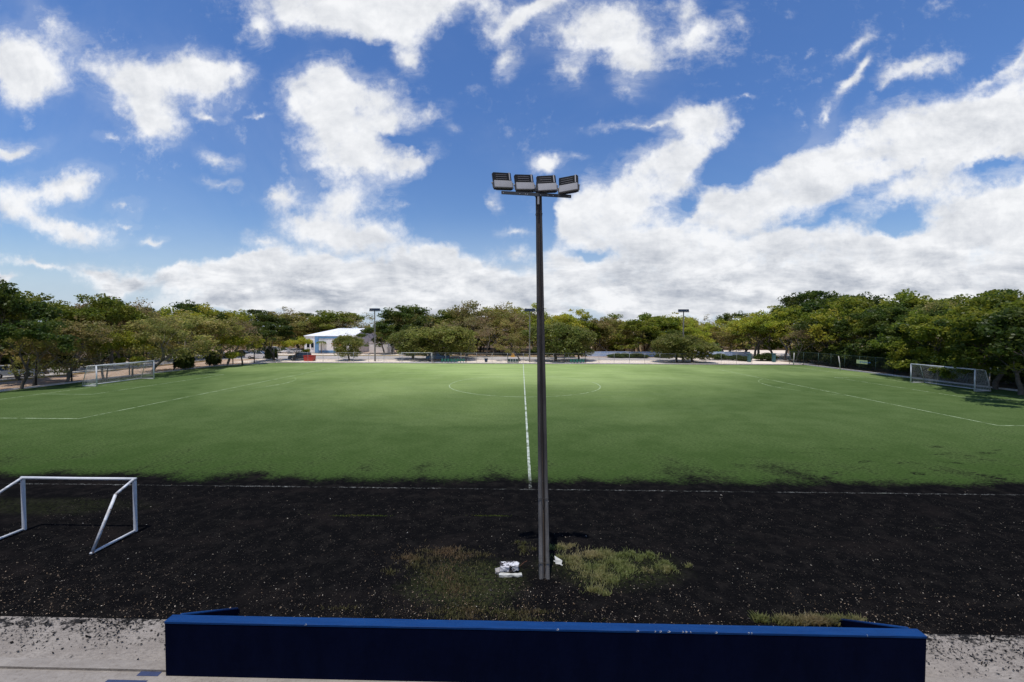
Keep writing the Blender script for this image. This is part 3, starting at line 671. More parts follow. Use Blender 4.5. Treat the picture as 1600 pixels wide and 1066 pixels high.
# ------------------------------------------------------------------ fences
def fence(pts, h, spacing, label, post_m, wire_m, pr=.04, top=True, z0=-.05, pitch=.16, name='chain_link_fence', rails=True, wr=.0045):
    f = empty(name, (pts[0][0], pts[0][1], z0), 0, label, 'fence'); o = Vector((pts[0][0], pts[0][1], 0)); rl = []
    wires = MB(); first = True
    for a, b_ in zip(pts[:-1], pts[1:]):
        a, b_ = Vector((*a,0))-o, Vector((*b_,0))-o; d = b_-a; L = d.length; n = max(1, round(L/spacing)); e = d/L
        for i in range(n+(b_.to_tuple() == (Vector((*pts[-1],0))-o).to_tuple())):
            p = a + d*(i/n); mb = MB(); mb.tube([(p.x,p.y,0),(p.x+random.uniform(-.03,.03),p.y,h+.05)], pr*random.uniform(.9,1.15), 6)
            mb.build('post', post_m, f)
        if top: 
            mb = MB(); mb.tube([(a.x,a.y,h),(b_.x,b_.y,h)], .026, 6); mb.build('top_rail', post_m, f)
        k = int((L+h)/pitch)
        for i in range(-int(h/pitch), int(L/pitch)+1):
            for sg in (1, -1):
                # diagonal wire clipped to the panel
                s0, s1 = i*pitch, i*pitch+h; za, zb = (0, h)
                if s0 < 0: za = -s0; s0 = 0
                if s1 > L: zb = h-(s1-L); s1 = L
                if s1 <= s0: continue
                if sg < 0: za, zb = h-za, h-zb
                p, q = a+e*s0, a+e*s1
                wires.tube([(p.x,p.y,za),(q.x,q.y,zb)], wr, 3, cap=False, smooth=False)
    wires.build('wire_mesh', wire_m, f, flip=False)
    return f
fence([(-57.0,-30),(-56.9,22),(-51.2,31.9)], 2.9, 3.6, 'dark-posted chain link fence along the left side of the field', M['black'], M['wire_dark'], .085, top=True, wr=.0035)
fence([(-51.0,32.8),(-25.5,32.6),(0,32.8),(46.5,33.2)], 2.0, 3.2, 'long chain link fence along the far touchline', M['steel'], M['wire'], .03, wr=.003)
fence([(54.2,33.5),(56.0,28),(56.3,13)], 2.5, 3.0, 'green chain link fence with a top rail beyond the right corner', M['green_post'], M['wire_dark'], .045)
fence([(56.4,12.5),(56.5,-45)], 2.4, 3.2, 'dark chain link fence without a top rail behind the right goal', M['green_post'], M['wire_dark'], .04, top=False)
def stake(px, pyb, pyt, Xw, lean, label):
    x, y = gp(px, pyb, -.05); t = at(px, pyt, y)
    mb = MB(); mb.tube([(0,0,0),(lean*.4,0,t[2]*.5),(lean,0,t[2])], [.075,.068,.06], 8)
    o = mb.build('concrete_stake', M['kerb']); o.location = (x, y, -.05); return tag(o, label, 'post', 'pale stakes along the right fence')
stake(1240, 571, 551, 0, .05, 'short pale stake at the far end of the right kerb')
stake(1313, 580, 556, 0, -.35, 'pale stake leaning left, midway along the right fence')
stake(1545, 606, 574, 0, .12, 'pale forked stake just right of the right goal')
# gate columns
for px, l in ((1170.5, 'teal gate column nearer the long low wall'), (1209, 'teal gate column nearer the right woods')):
    x, y = gp(px, 566, -.05); c = empty('gate_column', (x, y, -.05), 0, l, 'column', 'teal gate columns')
    mb = MB(); mb.box((0,0,.9), (.55,.55,1.8), bev=.03); mb.build('shaft', M['teal'], c)
    mb = MB(); mb.box((0,0,1.86), (.68,.68,.12), bev=.02); mb.build('cap', M['teal'], c)
# banner on the right fence
bA = at(1339, 564, 0)
xa, xb_, = 55.9, 55.9
def on_right(px, X=56.15):
    d = ray(px, 570); t = (X-CAM[0])/d[0]; return CAM[1]+d[1]*t
yb0, yb1 = on_right(1339), on_right(1356.5)
ban = empty('banner', (56.05, (yb0+yb1)/2, 1.55), 0, 'pale yellow banner with blue lettering tied to the right fence', 'banner')
mb = MB(); mb.box((0,0,0), (.01, yb0-yb1, .62)); mb.build('cloth', M['banner_yellow'], ban)
mb = MB()
for i in range(6): mb.box((-.008, .9-i*.36-.6, -.03+.03*(i%2)), (.004, .22, .2))
mb.build('blue_print', M['banner_blue'], ban)

# ------------------------------------------------------------------ dugouts, seats, small things by the far line
def seat_row(parent, n, x0, dx, m, z=.0):
    for i in range(n):
        mb = MB(); x = x0+i*dx; mb.box((x,.0,.42), (.42,.4,.05), bev=.015); mb.box((x,.19,.66), (.42,.05,.46), bev=.015); mb.box((x,.05,.2), (.06,.3,.4))
        mb.build('seat', m, parent)
def dugout(px0, px1, nseat, seatm, label, framem, group='team shelters on the far touchline', H=2.1):
    x0 = gp(px0, 568)[0]; x1 = gp(px1, 568)[0]; y = 31.7; w = x1-x0
    d = empty('team_shelter', ((x0+x1)/2, y, -.045), 0, label, 'shelter', group)
    for s in (-1, 1):
        for yy in (0, 1.1):
            mb = MB(); mb.tube([(s*w/2,yy,0),(s*w/2,yy,H-.1*yy)], .045, 6); mb.build('post', framem, d)
    mb = MB()
    mb.tube([(-w/2,0,H),(w/2,0,H)], .045, 6); mb.tube([(-w/2,1.1,H-.11),(w/2,1.1,H-.11)], .045, 6)
    for k in range(5): xx = -w/2+w*k/4; mb.tube([(xx,0,H),(xx,1.1,H-.11)], .03, 6)
    mb.build('roof_frame', framem, d)
    mb = MB(); mb.tube([(-w/2,0,.12),(w/2,0,.12)], .05, 6); mb.build('base_rail', M['white_worn'], d)
    if nseat: seat_row(d, nseat, w/2-.45-(nseat-1)*.62, .62, seatm)
    return d
dugout(623, 672, 0, None, 'bare pale-framed shelter without seats, leftmost by the far line', M['white_worn'])
dugout(677, 726.5, 8, M['seat_green'], 'dark-framed shelter with a row of green seats, in front of the blue car', M['dark_steel'])
dugout(882, 915, 5, M['seat_green'], 'dark-framed shelter with green seats right of the midline', M['dark_steel'])
x0, x1 = gp(793.5, 567)[0], gp(810, 567)[0]
b0 = empty('seat_bench', ((x0+x1)/2, 31.75, -.045), 0, 'small dark-framed booth with four pale seats left of the midline', 'bench')
mb = MB(); w = x1-x0
for s in (-1,1): mb.tube([(s*w/2,0,0),(s*w/2,0,1.7)], .04, 6); mb.tube([(s*w/2,.9,0),(s*w/2,.9,1.7)], .04, 6)
mb.tube([(-w/2,0,1.7),(w/2,0,1.7)], .035, 6); mb.tube([(-w/2,.9,1.7),(w/2,.9,1.7)], .035, 6); mb.tube([(-w/2,0,.15),(w/2,0,.15)], .05, 6)
mb.build('frame', M['dark_steel'], b0)
mb = MB(); mb.box((0,.5,.55), (w-.1,.04,.7)); mb.build('back_panel', M['seat_white'], b0)
seat_row(b0, 4, -.8, .53, M['green_post'])
# bin
x, y = gp(759.5, 566, -.045); t = empty('litter_bin', (x, y, -.045), 0, 'dark blue litter bin standing by the far kerb', 'bin')
mb = MB(); mb.tube([(0,0,0),(0,0,.05),(0,0,.75)], [.25,.27,.36], 14); mb.build('tub', M['navy_car'], t); mb = MB(); mb.tube([(0,0,.75),(0,0,.80)], [.385,.385], 14); mb.build('rim', M['grey_car'], t)
# red crate beside the dark car
x, y = gp(484, 564, -.045); t = empty('red_skip', (x, y, -.045), 0, 'open red metal skip beside the dark parked car', 'skip')
mb = MB(); mb.prism([(-.95,0),(.95,0),(1.05,1.15),(-1.05,1.15)], 'Y', -.6, .6); mb.build('body', M['red'], t)
mb = MB()
for sx in (-1,1): mb.box((sx*1.07,0,1.18), (.08,1.32,.08))
for sy in (-1,1): mb.box((0,sy*.63,1.18), (2.2,.08,.08))
mb.build('rim', M['red'], t)
# orange barrow
x, y = gp(801.5, 558, -.045); t = empty('orange_barrier', (x, y, -.045), 0, 'small yellow-orange road barrier beyond the four-seat booth', 'barrier')
mb = MB(); mb.prism([(-.5,0),(.5,0),(.28,1.1),(-.28,1.1)], 'Y', -.2, .2); mb.build('body', M['orange'], t)
mb = MB(); mb.box((0,0,1.18), (.3,.3,.16), bev=.03); mb.build('lamp_top', M['white'], t)

# ------------------------------------------------------------------ cars
def make_car(paint, kind='suv'):
    r = empty('parked_car')
    L, Wd = 4.5, 1.8
    if kind == 'suv':
        body = [(-2.25,.35),(2.2,.35),(2.28,.55),(2.25,.85),(2.1,.98),(1.2,1.06),(-2.1,1.08),(-2.25,.9)]
        cab = [(1.15,1.05),(.45,1.62),(.2,1.68),(-1.75,1.66),(-2.0,1.5),(-2.15,1.07)]
    elif kind == 'pickup':
        body = [(-2.6,.42),(2.4,.42),(2.5,.6),(2.45,.95),(2.3,1.05),(1.25,1.12),(-2.55,1.12),(-2.6,.8)]
        cab = [(1.2,1.11),(.5,1.72),(.3,1.78),(-.55,1.78),(-.75,1.7),(-.85,1.11)]
    else:
        body = [(-2.2,.32),(2.15,.32),(2.25,.5),(2.2,.75),(2.0,.86),(1.1,.93),(-1.6,.97),(-2.15,.95),(-2.25,.7)]
        cab = [(1.05,.92),(.3,1.38),(.05,1.43),(-.85,1.42),(-1.6,.96)]
    V = []; F = []
    n = len(body)
    for yy, sh, dz in ((-Wd/2,.985,0),(-Wd/2+.07,1,.0),(Wd/2-.07,1,0),(Wd/2,.985,0)):
        for (x, z) in body: V.append((x*sh, yy, z if yy in (-Wd/2+.07, Wd/2-.07) else .38+(z-.38)*.93+.02))
    for s in range(3):
        for k in range(n): F.append((s*n+k, s*n+(k+1)%n, (s+1)*n+(k+1)%n, (s+1)*n+k))
    F += [tuple(range(n)), tuple(range(3*n,4*n))]
    mb = MB(); mb.add(V, F); mb.build('body', paint, r)
    n = len(cab); zb = cab[0][1]; zm = max(c[1] for c in cab)
    V = []
    for s in (-1, 1):
        for (x, z) in cab: V.append((x, s*(Wd/2-.05-.2*(z-zb)/(zm-zb)), z))
    F = [tuple(range(n)), tuple(range(n,2*n))] + [(k, k+1, n+k+1, n+k) for k in range(n-1)]
    mb = MB(); mb.add(V, F); mb.build('windows', M['glass'], r)
    tops = [c for c in cab if c[1] > zm-.2]
    mb = MB(); xa_, xb_ = min(c[0] for c in tops), max(c[0] for c in tops)
    mb.box(((xa_+xb_)/2, 0, zm-.0), (xb_-xa_+.05, Wd-.42, .06), bev=.02)
    for s in (-1, 1):
        ya, yb = s*(Wd/2-.045), s*(Wd/2-.235)
        mb.tube([(cab[0][0],ya,zb),(cab[1][0],yb+s*.01,cab[1][1])], .035, 5); mb.tube([(cab[-1][0],ya,zb),(cab[-2][0],yb+s*.01,cab[-2][1])], .05, 5)
        mb.tube([(-.35,ya,zb),(-.35,yb,zm-.02)], .035, 5)
    mb.build('roof', paint, r)
    for wx in ((-1.4, 1.4) if kind != 'pickup' else (-1.6, 1.5)):
        for s in (-1, 1):
            mb = MB(); mb.tube([(wx,s*(Wd/2-.2),.34),(wx,s*(Wd/2+.02),.34)], .34, 16); w = mb.build('wheel', M['rubber'], r)
            mb = MB(); mb.tube([(wx,s*(Wd/2+.01),.34),(wx,s*(Wd/2+.03),.34)], .2, 10); mb.build('rim', M['alu'], w)
    fx = max(b[0] for b in body)-.03; rx = min(b[0] for b in body)+.03
    for s in (-1, 1):
        mb = MB(); mb.box((fx-.04, s*.62, body[3][1]-.06), (.12,.36,.15), bev=.03); mb.build('headlight', M['head'], r)
        mb = MB(); mb.box((rx+.03, s*.72, .82), (.1,.2,.26), bev=.03); mb.build('tail_light', M['tail'], r)
    mb = MB(); mb.box((fx-.01,0,.45), (.12,1.6,.14), bev=.03); mb.box((rx,0,.5), (.12,1.6,.14), bev=.03); mb.build('bumper', M['black'], r)
    return r
protos = {}
def car(paint, kind, px, py, rz, label, group='cars parked around the field', z=-.04, sc=1):
    key = (paint, kind); x, y = gp(px, py, z)
    r = copy_tree(protos[key]) if key in protos else make_car(M[paint], kind); protos[key] = protos.get(key, r)
    r.location = (x, y, z); r.rotation_euler = (0,0,R(rz)); r.scale = (sc,)*3; tag(r, label, 'car', group); return r
car('silver_car', 'suv', 62, 568, -20, 'silver estate car parked under the trees at the far left')
car('white_car', 'suv', 14, 590, 80, 'white car half hidden behind the tree at the left edge, nearest the field')
car('white_car', 'pickup', 405, 560.5, 12, 'white pickup between the yellow-green tree and the dark bushy tree')
car('grey_car', 'sedan', 380, 556, 5, 'grey car behind the small yellow-green tree')
car('blue_car', 'sedan', 345, 559, 10, 'blue car beside the grey-trunked tree at the left road')
car('navy_car', 'suv', 318, 554, 0, 'dark car behind the bushy olive tree at the left')
car('white_car', 'sedan', 447, 552, 15, 'white car, left one of the row before the white-roofed building')
car('white_car', 'suv', 430, 551, 15, 'white estate car furthest back in the row before the white-roofed building')
car('silver_car', 'sedan', 462, 552.5, 8, 'silver car nearest the blue wall of the white-roofed building')
car('navy_car', 'suv', 469, 562.5, 200, 'dark blue car parked beside the red skip')
car('blue_car', 'pickup', 684, 563.5, 185, 'dark blue pickup behind the shelter with green seats')
# ------------------------------------------------------------------ buildings and walls
bd = empty('white_roofed_building', (-53, 63.6, -.04), 0, 'low white building with a broad white sheet roof and blue trim', 'building')
X0, X1, Y0, Y1, ZE, ZR = -9.2, 5.3, 0, 17, 4.85, 7.0
def bwall(name, c, d, m, parent=bd): mb = MB(); mb.box(c, d); return mb.build(name, m, parent)
bwall('front_wall', ((X0+X1)/2, .1, ZE/2), (X1-X0, .2, ZE), M['wall_white'])
bwall('rear_wall', ((X0+X1)/2, Y1-.1, ZE/2), (X1-X0, .2, ZE), M['wall_white'])
mb = MB(); mb.prism([(.2,0),(Y1-.2,0),(Y1-.2,ZE),(Y1/2,ZR-.1),(.2,ZE)], 'X', X1-.2, X1-.003); mb.build('gable_wall', M['wall_grey'], bd)
bwall('side_wall', (X0+.1, Y1/2, ZE/2), (.2, Y1-.4, ZE), M['wall_blue'])
mb = MB(); o_ = .15; rxl = X0+6.0
V = [(X0-o_,-o_,ZE),(X1+o_*.6,-o_,ZE),(X1+o_*.6,Y1/2,ZR),(rxl,Y1/2,ZR),(X1+o_*.6,Y1+o_,ZE),(X0-o_,Y1+o_,ZE)]
V2 = [(a, b_, c+.14) for a, b_, c in V]
mb.add(V+V2, [(6,7,8,9),(9,8,10,11),(6,9,11),(0,3,2,1),(3,5,4,2),(0,5,3),(0,1,7,6),(1,2,8,7),(2,4,10,8),(4,5,11,10),(5,0,6,11)]); rf = mb.build('roof', M['roof_white'], bd)
mb = MB()
for i in range(30):
    x = rxl+.2 + i*(X1-rxl)/30; mb.add([(x,-o_,ZE+.145),(x+.04,-o_,ZE+.145),(x+.04,Y1/2,ZR+.145),(x,Y1/2,ZR+.145),(x,-o_,ZE+.18),(x+.04,-o_,ZE+.18),(x+.04,Y1/2,ZR+.18),(x,Y1/2,ZR+.18)], [(4,5,6,7),(0,4,7,3),(1,2,6,5),(0,1,5,4)])
mb.build('roof_seam', M['roof_white'], rf)
bwall('blue_pilaster', (-5.6, -.07, ZE/2), (1.1, .13, ZE-.03), M['wall_blue'])
bwall('blue_band', (-.2, -.045, ZE-.32), (9.6, .08, .6), M['wall_blue'])
bwall('blue_plinth', (-2.6, -.05, .4), (4.8, .09, .8), M['wall_blue'])
dr = bwall('double_door', (1.0, -.05, 1.35), (2.0, .08, 2.6), M['terracotta']); bwall('door_canopy', (.6,-.75,2.75), (3.0,1.3,.16), M['terracotta'])
bwall('handle', (1.0, -.12, 1.2), (.06,.06,.3), M['black'], dr)
for wx in (-8.1, -6.9): 
    wn = bwall('window', (wx,-.02,2.3), (.8,.05,1.4), M['glass']); bwall('sill', (wx,-.07,1.56), (.95,.12,.07), M['wall_white'], wn)
wn = bwall('window', (X1+.01, 4.5, 3.3), (.05,1.6,.9), M['rust']); bwall('sill', (X1+.06,4.5,2.8), (.1,1.8,.07), M['wall_white'], wn)
# corrugated wall to its right
x0, x1 = at(577, 550, 68)[0], at(616, 550, 68)[0]
cw = empty('corrugated_wall', ((x0+x1)/2, 68, -.04), 0, 'pale grey corrugated wall right of the white-roofed building', 'wall')
mb = MB(); w = x1-x0; nn = 60; pr = [(-w/2+w*i/nn, .06*(i % 2)) for i in range(nn+1)] + [(w/2,.3),(-w/2,.3)]
mb.prism(pr, 'Z', 0, 3.0); mb.build('sheeting', M['wall_grey'], cw); mb = MB(); mb.box((0,.14,3.05), (w+.1,.5,.1)); mb.build('capping', M['wall_white'], cw)
# long low wall with pale blue paint
a = gp(915, 557, -.04); b_ = gp(1172, 557.5, -.04)
def wall_run(name, a, b_, h, th, m, capm, label, cat='wall'):
    d = Vector((b_[0]-a[0], b_[1]-a[1])); L = d.length
    r = empty(name, (*a, -.05), math.atan2(d.y, d.x), label, cat)
    mb = MB(); mb.box((L/2,0,h/2), (L,th,h)); mb.build('wall_body', m, r); mb = MB(); mb.box((L/2,0,h+.04), (L+.06,th+.06,.08)); mb.build('capping', capm, r); return r, L
wall_run('low_wall', (a[0],54), (b_[0],55.5), 1.2, .2, M['wall_lav'], M['wall_lav'], 'long low pale blue wall behind the road, right of the midline')
a = at(925, 545, 72); b_ = at(1062, 545, 74)
hr, L = wall_run('boundary_wall', (a[0],72), (b_[0],74), 2.6, .25, M['cream'], M['terracotta'], 'cream wall with dark openings deep under the trees, beyond the pale blue wall')
for i in range(9):
    mb = MB(); mb.box((1.0+i*L/9,-.15,1.2), (.35,.08,1.9)); mb.build('dark_opening', M['rust'], hr)
a = at(706, 545, 70); b_ = at(738, 545, 70)
wall_run('brick_kiosk_wall', (a[0],70), (b_[0],70.5), 2.6, .3, M['cream'], M['terracotta'], 'small terracotta wall glimpsed between trunks left of the midline')

# ------------------------------------------------------------------ trees
rng = np.random.default_rng(11)
def gen_tree(seed, H=10.0, spread=5.0, fork=.22, ends=120, leaves=45, lsize=.3, clump=(.85,.85,.5), trunks=1, flat=.5, trunk_r=.22, hang=0.0, lowfill=.0):
    rg = np.random.default_rng(seed); tips = []; wood = MB()
    def branch(p, d, L, r, depth, maxd):
        segs = 3; pts = [Vector(p)]; rad = [r]; dd = Vector(d)
        for i in range(segs):
            dd = (dd + Vector(rg.normal(0, .16, 3)) + Vector((0,0,.06))).normalized(); pts.append(pts[-1] + dd*(L/segs)); rad.append(r*(1-.4*(i+1)/segs))
        wood.tube(pts, rad, 6 if depth < 2 else 4, cap=False)
        if depth >= maxd: tips.append(pts[-1]); tips.append(pts[-2]); return
        k = int(rg.integers(2, 4)) + (1 if depth == 0 else 0)
        a0 = rg.uniform(0, 2*math.pi)
        for j in range(k):
            a = a0 + 2*math.pi*j/k + rg.normal(0, .35); tilt = rg.uniform(.35, .95)
            s = Vector((math.cos(a), math.sin(a), 0)); nd = (dd*math.cos(tilt) + s*math.sin(tilt)); nd.z = nd.z*(1-flat*.45) + .12; nd.normalize()
            branch(pts[-1], nd, L*rg.uniform(.62, .9), rad[-1]*.68, depth+1, maxd)
    for t in range(trunks):
        a = rg.uniform(0, 6.28); off = Vector((math.cos(a), math.sin(a), 0))*(.35 if trunks > 1 else 0)
        branch(off, (math.cos(a)*.3*(trunks > 1), math.sin(a)*.3*(trunks > 1), 1), H*fork*1.2, trunk_r/(trunks**.5), 0, 4)
    T = np.array([list(t) for t in tips])
    # fit the crown to the wanted height and spread
    c = T[:, :2].mean(0); sx = spread/np.percentile(np.hypot(T[:,0]-c[0], T[:,1]-c[1]), 92); zf = H*fork*1.05; zmax = np.percentile(T[:,2], 98); sz = (H*.96-zf)/(zmax-zf)
    def warp(A):
        A = np.array(A, dtype=float); k = np.clip(A[:,2:3]/zf, 0, 1); B = A.copy(); B[:,:2] = A[:,:2]*(1+(sx-1)*k); hi = A[:,2] > zf; B[hi,2] = zf+(A[hi,2]-zf)*sz; return B
    WV = warp(wood.v); T = warp(T)
    if len(T) > ends: T = T[rg.permutation(len(T))[:ends]]
    if lowfill > 0:
        m = int(len(T)*lowfill); a = rg.uniform(0, 6.28, m); rr = spread*np.sqrt(rg.uniform(.1, 1, m))*.9
        T = np.vstack([T, np.stack([np.cos(a)*rr+c[0], np.sin(a)*rr+c[1], rg.uniform(H*.2, H*.6, m)], 1)])
    per = rg.integers(int(leaves*.5), int(leaves*1.5), len(T)); C = np.repeat(T, per, 0); n = len(C)
    u = rg.normal(0, 1, (n,3)); u /= np.linalg.norm(u, axis=1)[:,None]; u *= rg.uniform(.25, 1, (n,1))**.5
    sc = np.repeat(rg.uniform(.7, 1.35, len(T)), per)[:,None]
    C = C + u*np.array(clump)*sc
    C[:,2] = np.maximum(C[:,2], .25)
    nrm = rg.normal(0, 1, (n,3)) + u*.7 + np.array([0,0,.7]); nrm /= np.linalg.norm(nrm, axis=1)[:,None]
    t1 = np.cross(nrm, rg.normal(0,1,(n,3))); t1 /= np.linalg.norm(t1, axis=1)[:,None]; t2 = np.cross(nrm, t1)
    s = lsize*rg.uniform(.55, 1.3, (n,1)); a_, b2 = t1*s*.62, t2*s*.36
    V = np.stack([C-a_, C-b2+a_*.1, C+a_, C+b2+a_*.1], 1).reshape(-1, 3); F = np.arange(4*n).reshape(n,4)
    wood.v = [tuple(v) for v in WV]
    return wood, V, F
KINDS = {
 'green': dict(mat='leaf_green', bark='bark', var=[dict(H=10,spread=5.0,ends=170,leaves=60,lowfill=.15), dict(H=10,spread=4.6,ends=170,leaves=55,fork=.2,lowfill=.25), dict(H=10,spread=5.4,ends=190,leaves=52,flat=.8)]),
 'dark': dict(mat='leaf_dark', bark='bark', var=[dict(H=10,spread=4.4,ends=180,leaves=70,lowfill=.2), dict(H=10,spread=4.8,ends=190,leaves=60)]),
 'olive': dict(mat='leaf_olive', bark='bark_pale', var=[dict(H=10,spread=4.9,ends=170,leaves=42,lsize=.27,lowfill=.3), dict(H=10,spread=4.4,ends=160,leaves=38,lsize=.27,trunks=2,lowfill=.35), dict(H=10,spread=5.3,ends=170,leaves=40,lsize=.27,lowfill=.25)]),
 'yellow': dict(mat='leaf_yellow', bark='bark_pale', var=[dict(H=10,spread=4.9,ends=170,leaves=45), dict(H=10,spread=4.5,ends=160,leaves=40,trunks=2)]),
 'dry': dict(mat='leaf_dry', bark='bark_pale', var=[dict(H=10,spread=4.4,ends=170,leaves=13,lsize=.22,trunks=2), dict(H=10,spread=4.8,ends=170,leaves=16,lsize=.22)]),
 'small': dict(mat='leaf_dull', bark='bark', var=[dict(H=10,spread=5.3,ends=130,leaves=62,lsize=.42,clump=(1.3,1.3,1.1),fork=.22,trunk_r=.3,lowfill=.5)]),
 'smallyellow': dict(mat='leaf_yellow', bark='bark', var=[dict(H=10,spread=6.2,ends=110,leaves=60,lsize=.42,clump=(1.3,1.3,.8),fork=.28,trunk_r=.3)]),
 'bush': dict(mat='leaf_dark', bark='bark', var=[dict(H=10,spread=6.5,ends=150,leaves=80,lsize=.6,clump=(1.6,1.6,1.2),fork=.1,trunks=3,lowfill=.5)]),
}
tree_protos = {}
for ki, (k, d) in enumerate(KINDS.items()):
    for vi, v in enumerate(d['var']):
        wood, V, F = gen_tree(100+ki*10+vi, **v)
        r = empty('broadleaf_tree'); 
        tr = wood.build('trunk', M[d['bark']], r, flip=False)
        cr = fastmesh('crown', V, F, M[d['mat']], r)
        sp = v['spread']; tree_protos.setdefault(k, []).append([r, sp, False])
NOUN = {'green':'mid-green tree','dark':'dark green tree','olive':'olive-brown thin-leaved tree','yellow':'yellow-green tree','dry':'almost bare brown tree','small':'small round green tree','smallyellow':'small yellow-green tree','bush':'dark green bush'}
FAM = {'small':'round_tree','smallyellow':'round_tree','bush':'bush'}
pick = {}
PL = []
def tree(kind, x, y, H, spread, where, vi=None, z=-.05, group=None):
    ps = tree_protos[kind]; i = pick.get(kind, 0) if vi is None else vi; pick[kind] = i+1; p = ps[i % len(ps)]
    if not p[2]: r = p[0]; p[2] = True
    else: r = copy_tree(p[0])
    r.name = FAM.get(kind, 'broadleaf_tree')
    r.location = (x, y, z); s = spread/p[1]; r.scale = (s, s*random.uniform(.92,1.08), H/10); r.rotation_euler = (0,0,random.uniform(0, 6.28))
    tag(r, None, 'bush' if kind == 'bush' else 'tree', group); PL.append((r, kind, where, x, y)); return r
def tpx(kind, px, pyt, Y, wpx, where, vi=None):
    t = at(px, pyt, Y); dist = Y - CAM[1]; tree(kind, t[0], Y, max(.7 if kind == 'bush' else 2.0, t[2]+.05)*.985, wpx/2*dist/FPX, where, vi)
# front trees along the far fence and left verge  (photo x, top y, world Y, width)
A = 'just beyond the far fence'
tpx('small', 545, 525, 37.8, 46, A); tpx('small', 690, 511, 40, 96, A, 0); tpx('small', 645, 517, 42, 66, A, 0)
tpx('small', 868, 506, 38, 84, A, 0); tpx('small', 905, 514, 40, 60, A, 0); tpx('small', 1082, 533, 37, 70, A, 0)
tpx('small', 1058, 523, 36.5, 64, A, 0); tpx('dark', 428, 502, 37, 72, A); tpx('smallyellow', 460, 528, 37.1, 40, A); tpx('smallyellow', 378, 523, 25.7, 62, A)
tpx('olive', 812, 520, 38, 50, A)
B = 'between left fence and left road'
tpx('olive', 285, 490, 15.7, 120, B); tpx('olive', 335, 497, 22.8, 90, B); tpx('dry', 350, 500, 24, 80, B); tpx('smallyellow', 205, 518, 6, 60, B); tpx('olive', 235, 492, 8, 95, B); tpx('dry', 160, 505, 3, 80, B)
tpx('olive', 95, 500, -1.5, 110, B); tpx('dark', 30, 500, -6, 110, B); tpx('smallyellow', 165, 524, 2.5, 46, B); tpx('olive', 50, 510, -4, 90, B)
tree('green', -60, -14, 9.5, 4.5, B); tree('olive', -61, -22, 9, 4.5, B)
C_ = 'beyond the left road'
for (k, px, py, Y, w) in (('dark',-14,434,-2,110),('green',25,458,2,120),('green',70,458,9,120),('green',112,461,14,110),('dark',148,466,20,90),('dry',190,462,24,90),('olive',170,470,20,100),('dark',222,480,34,90),('olive',230,486,30,90),
  ('yellow',262,474,32,110),('dark',318,474,42,80),('yellow',340,478,42,90),('yellow',300,482,38,80),('dry',365,492,46,60),('olive',150,478,26,110),('green',60,470,24,130),('green',0,460,16,140),('dark',-60,440,10,160),('olive',330,488,46,110),('green',100,474,34,120),('dark',190,482,46,120),('olive',270,484,52,110)):
    tpx(k, px, py, Y, w, C_)
for (xx_, yy_, kk_) in ((-90,-14,'green'),(-92,-24,'dark'),(-96,-34,'olive'),(-104,-20,'green'),(-106,0,'dark'),(-108,-40,'green')): tree(kk_, xx_, yy_, 11, 6, C_)
D = 'behind the white-roofed building'
for (k, px, py, Y, w) in (('dark',412,484,80,70),('dark',385,490,72,70),('dry',440,479,84,44),('olive',470,488,86,80),('dark',488,489,90,60),('olive',520,490,88,80),('green',538,486,86,90),('dry',562,490,84,70),('green',585,500,88,60),('olive',445,500,84,70),('olive',500,500,84,80)):
    tpx(k, px, py, Y, w, D)
E_ = 'in the woods beyond the far road'
for (k, px, py, Y, w) in (('dark',625,478,66,84),('olive',612,487,62,80),('dark',600,500,60,60),('olive',640,488,68,70),('dark',660,486,72,70),('green',690,490,70,80),('dark',655,496,60,60),('green',715,484,74,70),('olive',722,492,66,70),('dry',705,500,60,70),('dry',728,484,72,64),('olive',745,474,72,80),('dry',752,470,76,80),('dry',742,490,60,70),
  ('yellow',778,476,72,76),('olive',772,482,66,80),('dry',790,486,60,80),('yellow',812,476,74,76),('yellow',835,486,68,60),('olive',800,494,58,60),('yellow',868,484,72,84),('olive',858,486,76,70),('yellow',890,488,70,76),('green',900,494,62,70),('yellow',868,498,56,70),('green',855,512,50,60),('dark',700,512,56,70),('green',720,494,92,90),('dark',765,496,92,90),('olive',800,494,94,90),('green',840,494,92,90),('dark',880,500,92,90),('olive',910,502,90,90),('dark',672,498,90,90),('green',755,512,66,60),('dry',760,506,54,60),('olive',730,512,52,60)):
    tpx(k, px, py, Y, w, E_)
F_ = 'beyond the pale blue wall'
for (k, px, py, Y, w) in (('olive',1000,503,92,80),('dark',970,505,92,80),('green',1060,506,92,80),('olive',1100,507,96,80),('olive',928,500,74,70),('dry',955,496,80,70),('olive',950,498,62,80),('olive',965,500,66,84),('green',985,492,74,84),('green',1010,491,72,84),('green',1000,500,60,90),('green',1025,496,62,80),('yellow',1045,491,70,76),('dark',1018,494,84,70),('olive',1062,498,68,60),('yellow',1075,500,64,70),('olive',1098,504,66,60),('yellow',1090,508,58,60),('dry',1112,492,100,34),('dark',1142,489,76,46),
  ('dark',1040,516,56,80),('olive',1130,516,62,60)):
    tpx(k, px, py, Y, w, F_)
G_ = 'behind the right fence'
